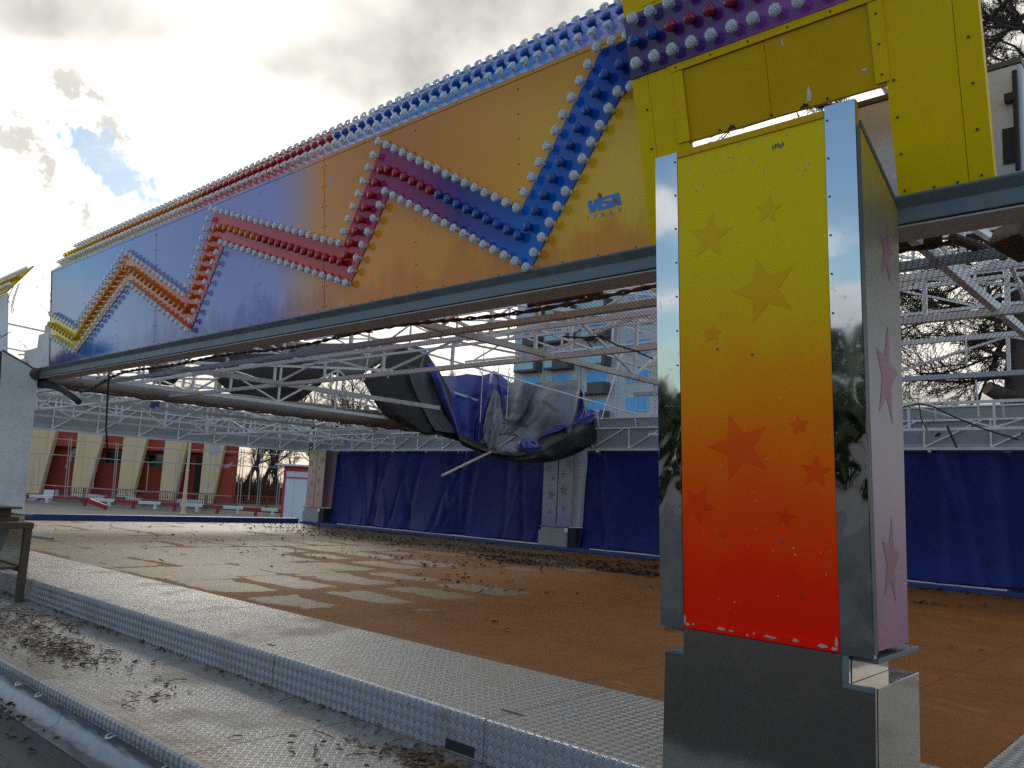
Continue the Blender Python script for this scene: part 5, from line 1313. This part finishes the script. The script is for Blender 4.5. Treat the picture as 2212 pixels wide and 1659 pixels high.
# overhanging tree seen through the gap above the column
P = on(1, 19, 1900, 1100); P.z = -.5
t = thing('bare_tree', 'bare tree whose thin branches cross the gap above the starred column', 'tree', P.to_tuple(), GRP)
wd = MB(); topp = on(1, 19, 1900, 420); wd.tube([P, P.lerp(topp, .5), topp], [.22, .16, .09], 10); wd.build('trunk', M['bark'], t, smooth=True)
tw = MB(); rr = random.Random(5)
limb = [on(1, 18.5, x, y) for x, y in ((1908, 400), (1893, 262), (1830, 233), (1755, 226), (1690, 246), (1600, 275), (1500, 300))]
tw.tube(limb, [.10, .085, .075, .065, .055, .045, .03], 8)
for i, p in enumerate(limb[1:]):
    for k in range(4):
        spray(tw, Vector(p)+Vector((rr.uniform(-.4, .4), 0, 0)), Vector((rr.uniform(-1, .6), rr.uniform(-.3, .3), rr.uniform(-.9, .9))).normalized(), rr.uniform(.9, 1.8), .018, 1, rr, 3, (5, 7))
for k in range(5):
    a = on(1, 19, 1900, 330+k*30); spray(tw, a, Vector((-.8, rr.uniform(-.3, .3), rr.uniform(-.2, .8))).normalized(), 2.2, .03, 0, rr, 4, (5, 7))
tw.build('crown', M['twig'], t)
# scrub along the river bank beyond the cage
mb = MB(); rr = random.Random(55)
for i in range(420):
    D = rr.uniform(60, 82); px = rr.uniform(500, 660); p = dep(D, px, 1084); p.z = -.2; h_ = rr.uniform(.8, 2.6)*(.6 if px > 600 else 1)
    for j in range(5):
        q = p + Vector((rr.gauss(0, .35), rr.gauss(0, .35), 0)); e = q + Vector((rr.gauss(0, .5), rr.gauss(0, .3), h_*rr.uniform(.5, 1)))
        mb.tube([q, q.lerp(e, .5)+Vector((rr.gauss(0, .1), 0, .1)), e], [.035, .028, .02], 3, cap=False)
kind(mb.build('scrub', M['twig_far']), 'stuff', 'brown leafless scrub between the red building and the kiosk', 'scrub')
# evergreen belt behind the viewer (only seen in the mirror strips)
mb = MB(); rr = random.Random(9)
for i in range(46):
    c = Vector((-70+i*3.2+rr.uniform(-1, 1), -46+rr.uniform(-4, 4), 0)); r_ = rr.uniform(2.2, 4.2)
    for j in range(70):
        d = Vector((rr.gauss(0, 1), rr.gauss(0, 1), rr.gauss(0, 1))).normalized()*r_*rr.uniform(.7, 1.05); q = c+Vector((d.x, d.y, r_*.9+d.z*1.0)); s_ = rr.uniform(.5, 1.1)
        a = Vector((rr.gauss(0, 1), rr.gauss(0, 1), rr.gauss(0, 1))).normalized()*s_; b = a.cross(d).normalized()*s_
        mb.face([q-a-b, q+a-b, q+a+b, q-a+b])
o = mb.build('tree_line', M['hedge']); kind(o, 'stuff', 'far dark evergreen tree line mirrored in the chrome strips', 'trees')
# ------------------------------------------------------------------ things on the steps
t = thing('steel_stand', 'rusty steel stand with a grey bin at the left edge of the steps', 'stand', (-12.0, 3.3, -.25))
LY = 3.50
def lp(px, py, Y): return on(1, Y, px, py)
leg = lp(42, 1283, LY); xr_ = leg.x
zt = lp(58, 1128, LY).z
for (x, y) in ((xr_, LY), (xr_-1.3, LY), (xr_, LY-.75), (xr_-1.3, LY-.75)):
    mb = MB(); mb.box(x-.04, y-.04, -.25, x+.04, y+.04, zt-.076); mb.build('leg', M['brown_rust'], t, bevel=.004)
mb = MB(); mb.box(xr_-1.4, LY-.8, zt-.075, xr_+.05, LY+.05, zt-.0); mb.build('top_frame', M['brown_rust'], t, bevel=.006)
mb = MB(); zs = lp(40, 1222, LY).z; mb.box(xr_-1.3, LY-.03, zs-.06, xr_-.041, LY+.02, zs+.02); mb.box(xr_-1.26, LY-.71, zs-.03, xr_-.05, LY-.031, zs+.0); mb.build('lower_shelf', M['brown_rust'], t)
mb = MB(); a = xr_-.42; z2 = zt-.077; mb.hexa([(a-.85, LY-.62, zs+.16), (a-.10, LY-.62, zs+.16), (a-.10, LY-.1, zs+.16), (a-.85, LY-.1, zs+.16), (a-.9, LY-.66, z2), (a, LY-.66, z2), (a, LY-.06, z2), (a-.9, LY-.06, z2)])
o = mb.build('grey_bin', M['grey_box'], bevel=.01); tag(o, 'grey sheet metal bin hanging inside the rusty stand', 'bin')
mb = MB(); mb.box(xr_-1.35, LY-.6, zt+.001, xr_-.28, LY-.02, zt+.05); mb.box(xr_-1.35, LY-.5, zt+.051, xr_-.35, LY-.1, zt+.15); mb.box(xr_-1.35, LY-.6, zt+.151, xr_-.22, LY-.02, zt+.175)
tag(mb.build('rusty_crate', M['brown_rust'], bevel=.006), 'brown rusted block lying on top of the steel stand', 'block')
mb = MB(); A = on(2, .02, 62, 1156); B = on(2, .02, 112, 1163); mb.bar(A, B, .10, .035); tag(mb.build('plank', M['rc_grey'], bevel=.008), 'pale grey plank on the upper step behind the stand', 'plank')
# dead leaves and litter
rr = random.Random(33)
def leafs(mb, n, fn, s0, s1, flat=.5, twigs=0):
    for i in range(n):
        x, y, z = fn(); s_ = rr.uniform(s0, s1); a = rr.uniform(0, 2*pi); t1 = rr.gauss(0, flat); t2 = rr.gauss(0, flat)
        ex = Vector((cos(a), sin(a), t1*.6)); ey = Vector((-sin(a), cos(a), t2*.6)); c = Vector((x, y, z+s_*.22+rr.uniform(0, .35)*s_))
        up = Vector((0, 0, 1)); cu = rr.uniform(.1, .7)*s_*.5
        w_ = rr.uniform(.3, .6)
        P = [c-ex*s_, c-ex*s_*.4+ey*s_*w_+up*cu, c+ex*s_*.45+ey*s_*w_*.8+up*cu, c+ex*s_, c+ex*s_*.4-ey*s_*w_+up*cu*.8, c-ex*s_*.5-ey*s_*w_*.9+up*cu*.6]
        P = [Vector((p.x, p.y, max(p.z, z+.001))) for p in P]
        mb.mesh(P+[c-up*cu*.1], [(0,1,6), (1,2,6), (2,3,6), (3,4,6), (4,5,6), (5,0,6)])
    for i in range(twigs):
        x, y, z = fn(); a = rr.uniform(0, 6.3); l_ = rr.uniform(.05, .22); mb.tube([(x, y, z+.008), (x+cos(a)*l_*.5, y+sin(a)*l_*.5, z+.02), (x+cos(a)*l_, y+sin(a)*l_+.02, z+.008)], .0035, 4)
def blob(px, py, z, sx, sy, cl=None):
    c = on(2, z, px, py)
    def f():
        x = rr.gauss(c.x, sx); y = rr.gauss(c.y, sy)
        if cl: y = min(max(y, cl[0]), cl[1])
        return x, y, z
    return f
mb = MB(); zl = -.25; cl = (2.42, 3.60)
for px, py, sx, sy, n in ((120, 1405, .45, .13, 330), (30, 1345, .8, .16, 380), (75, 1330, .5, .08, 70), (160, 1345, .45, .07, 30), (310, 1508, .10, .07, 16), (365, 1485, .16, .05, 12), (270, 1440, .25, .06, 14), (235, 1405, .3, .05, 10), (900, 1640, .16, .06, 130), (950, 1655, .10, .06, 110), (760, 1610, .12, .04, 16), (700, 1640, .25, .12, 14)):
    leafs(mb, n, blob(px, py, zl, sx*1.1, sy*1.1, cl), .012, .034, .35, n//8)
for i in range(150):      # along the foot of the riser
    leafs(mb, 1, lambda: (-rr.uniform(3.2, 13)**1.0, 3.615-abs(rr.gauss(0, .035)), zl), .014, .034, .6)
leafs(mb, 55, lambda: (-rr.uniform(2.6, 14), rr.uniform(2.45, 3.6), zl), .010, .028, .35, 30)
o = mb.build('leaf_litter', M['leaf']); kind(o, 'stuff', 'dry brown leaves scattered on the lower diamond plate step', 'leaves')
mb = MB(); zf = .0005; cl = (4.96, 16.9)
for px, py, sx, sy, n in ((1370, 1238, .55, .22, 520), (1300, 1228, .75, .16, 260), (1130, 1217, .55, .22, 320), (1080, 1205, .9, .18, 200), (1180, 1203, 1.6, .2, 260), (1000, 1185, 1.8, .35, 260), (870, 1175, 1.5, .5, 200), (720, 1155, 2.2, .7, 320), (640, 1140, 2.5, .9, 260), (1250, 1215, 1.2, .2, 200), (1400, 1225, .8, .25, 240), (950, 1215, 1.0, .5, 90), (1010, 1262, .8, .6, 40), (850, 1160, 3, 1.0, 220), (400, 1165, 3.5, 1.6, 70), (2000, 1305, .18, .08, 30)):
    leafs(mb, n, blob(px, py, zf, sx, sy, cl), .022, .055, .45, n//25)
leafs(mb, 70, lambda: (rr.uniform(-24, -1.6), rr.uniform(5, 16), zf), .02, .06, .6, 25)
leafs(mb, 420, lambda: (rr.uniform(-24, -1.6), 16.45-abs(rr.gauss(0, .22)), zf), .025, .06, .6, 30)
o = mb.build('leaf_litter', M['leaf_dark']); kind(o, 'stuff', 'wet dark leaves drifted across the rusty dodgem floor', 'leaves')
mb = MB(); leafs(mb, 90, lambda: (rr.uniform(-9, -5), rr.uniform(1.2, 2.25), -.551), .012, .035, .4, 12); leafs(mb, 70, blob(10, 1530, -.551, .5, .12), .02, .045, .5)
o = mb.build('leaf_litter', M['leaf_dark']); kind(o, 'stuff', 'leaves on the dark asphalt below the lower step', 'leaves')
# seed heads and twigs caught in the net at the right
t = thing('caught_twig', 'thin twig with withered seed heads caught in the net right of the column', 'twig', on(1, 9, 2020, 900).to_tuple())
mb = MB(); pts = [on(1, 9.0, *p) for p in ((1950, 880), (1985, 872), (2015, 878), (2060, 900), (2120, 925), (2200, 950))]; mb.tube(pts, .008, 5)
mb.tube([on(1, 9, *p) for p in ((1985, 872), (1990, 905), (2003, 930))], .006, 4); mb.tube([on(1, 9, *p) for p in ((2046, 920), (2057, 945), (2067, 967))], .012, 5); mb.build('stem', M['twig'], t)
for px, py in ((2020, 880), (2028, 884), (2034, 882), (1992, 918), (2003, 922), (2010, 920), (2014, 938), (2020, 943), (1960, 882), (2195, 945)):
    c = on(1, 9, px, py); mb = MB()
    for k in range(1): leafs(mb, 1, lambda: (c.x+rr.gauss(0, .03), c.y+rr.gauss(0, .03), c.z+rr.gauss(0, .02)), .015, .035, 1.2)
    mb.build('seed_head', M['leaf_dark'], t)
t = thing('caught_twig', 'dead twig tangled in the net beside the pale tower', 'twig', on(2, 2.78, 1250, 740).to_tuple())
mb = MB(); mb.tube([on(2, 2.73, *p) for p in ((1215, 727), (1262, 730), (1300, 726), (1330, 745), (1372, 758), (1410, 775))], .009, 5)
for a, b in (((1262, 730), (1280, 752)), ((1300, 726), (1282, 742)), ((1255, 712), (1237, 722))): mb.tube([on(2, 2.73, *a), on(2, 2.74, *b)], .006, 4)
mb.build('stem', M['twig'], t)
mb = MB(); rr2 = random.Random(3)
c = Vector((-13.75, 3.2, 3.05))
for i in range(160):
    p = c+Vector((rr2.gauss(0, .28), rr2.gauss(0, .12), abs(rr2.gauss(0, .10)))); d = Vector((rr2.gauss(0, 1), rr2.gauss(0, 1), rr2.gauss(0, .5)))*.12; mb.tube([p-d, p+d], .008, 3, cap=False)
tag(mb.build('bird_nest', M['twig']), 'untidy nest of dark twigs on top of the white left column', 'nest')

for o in list(S.objects):
    if '_w' in o: del o['_w']
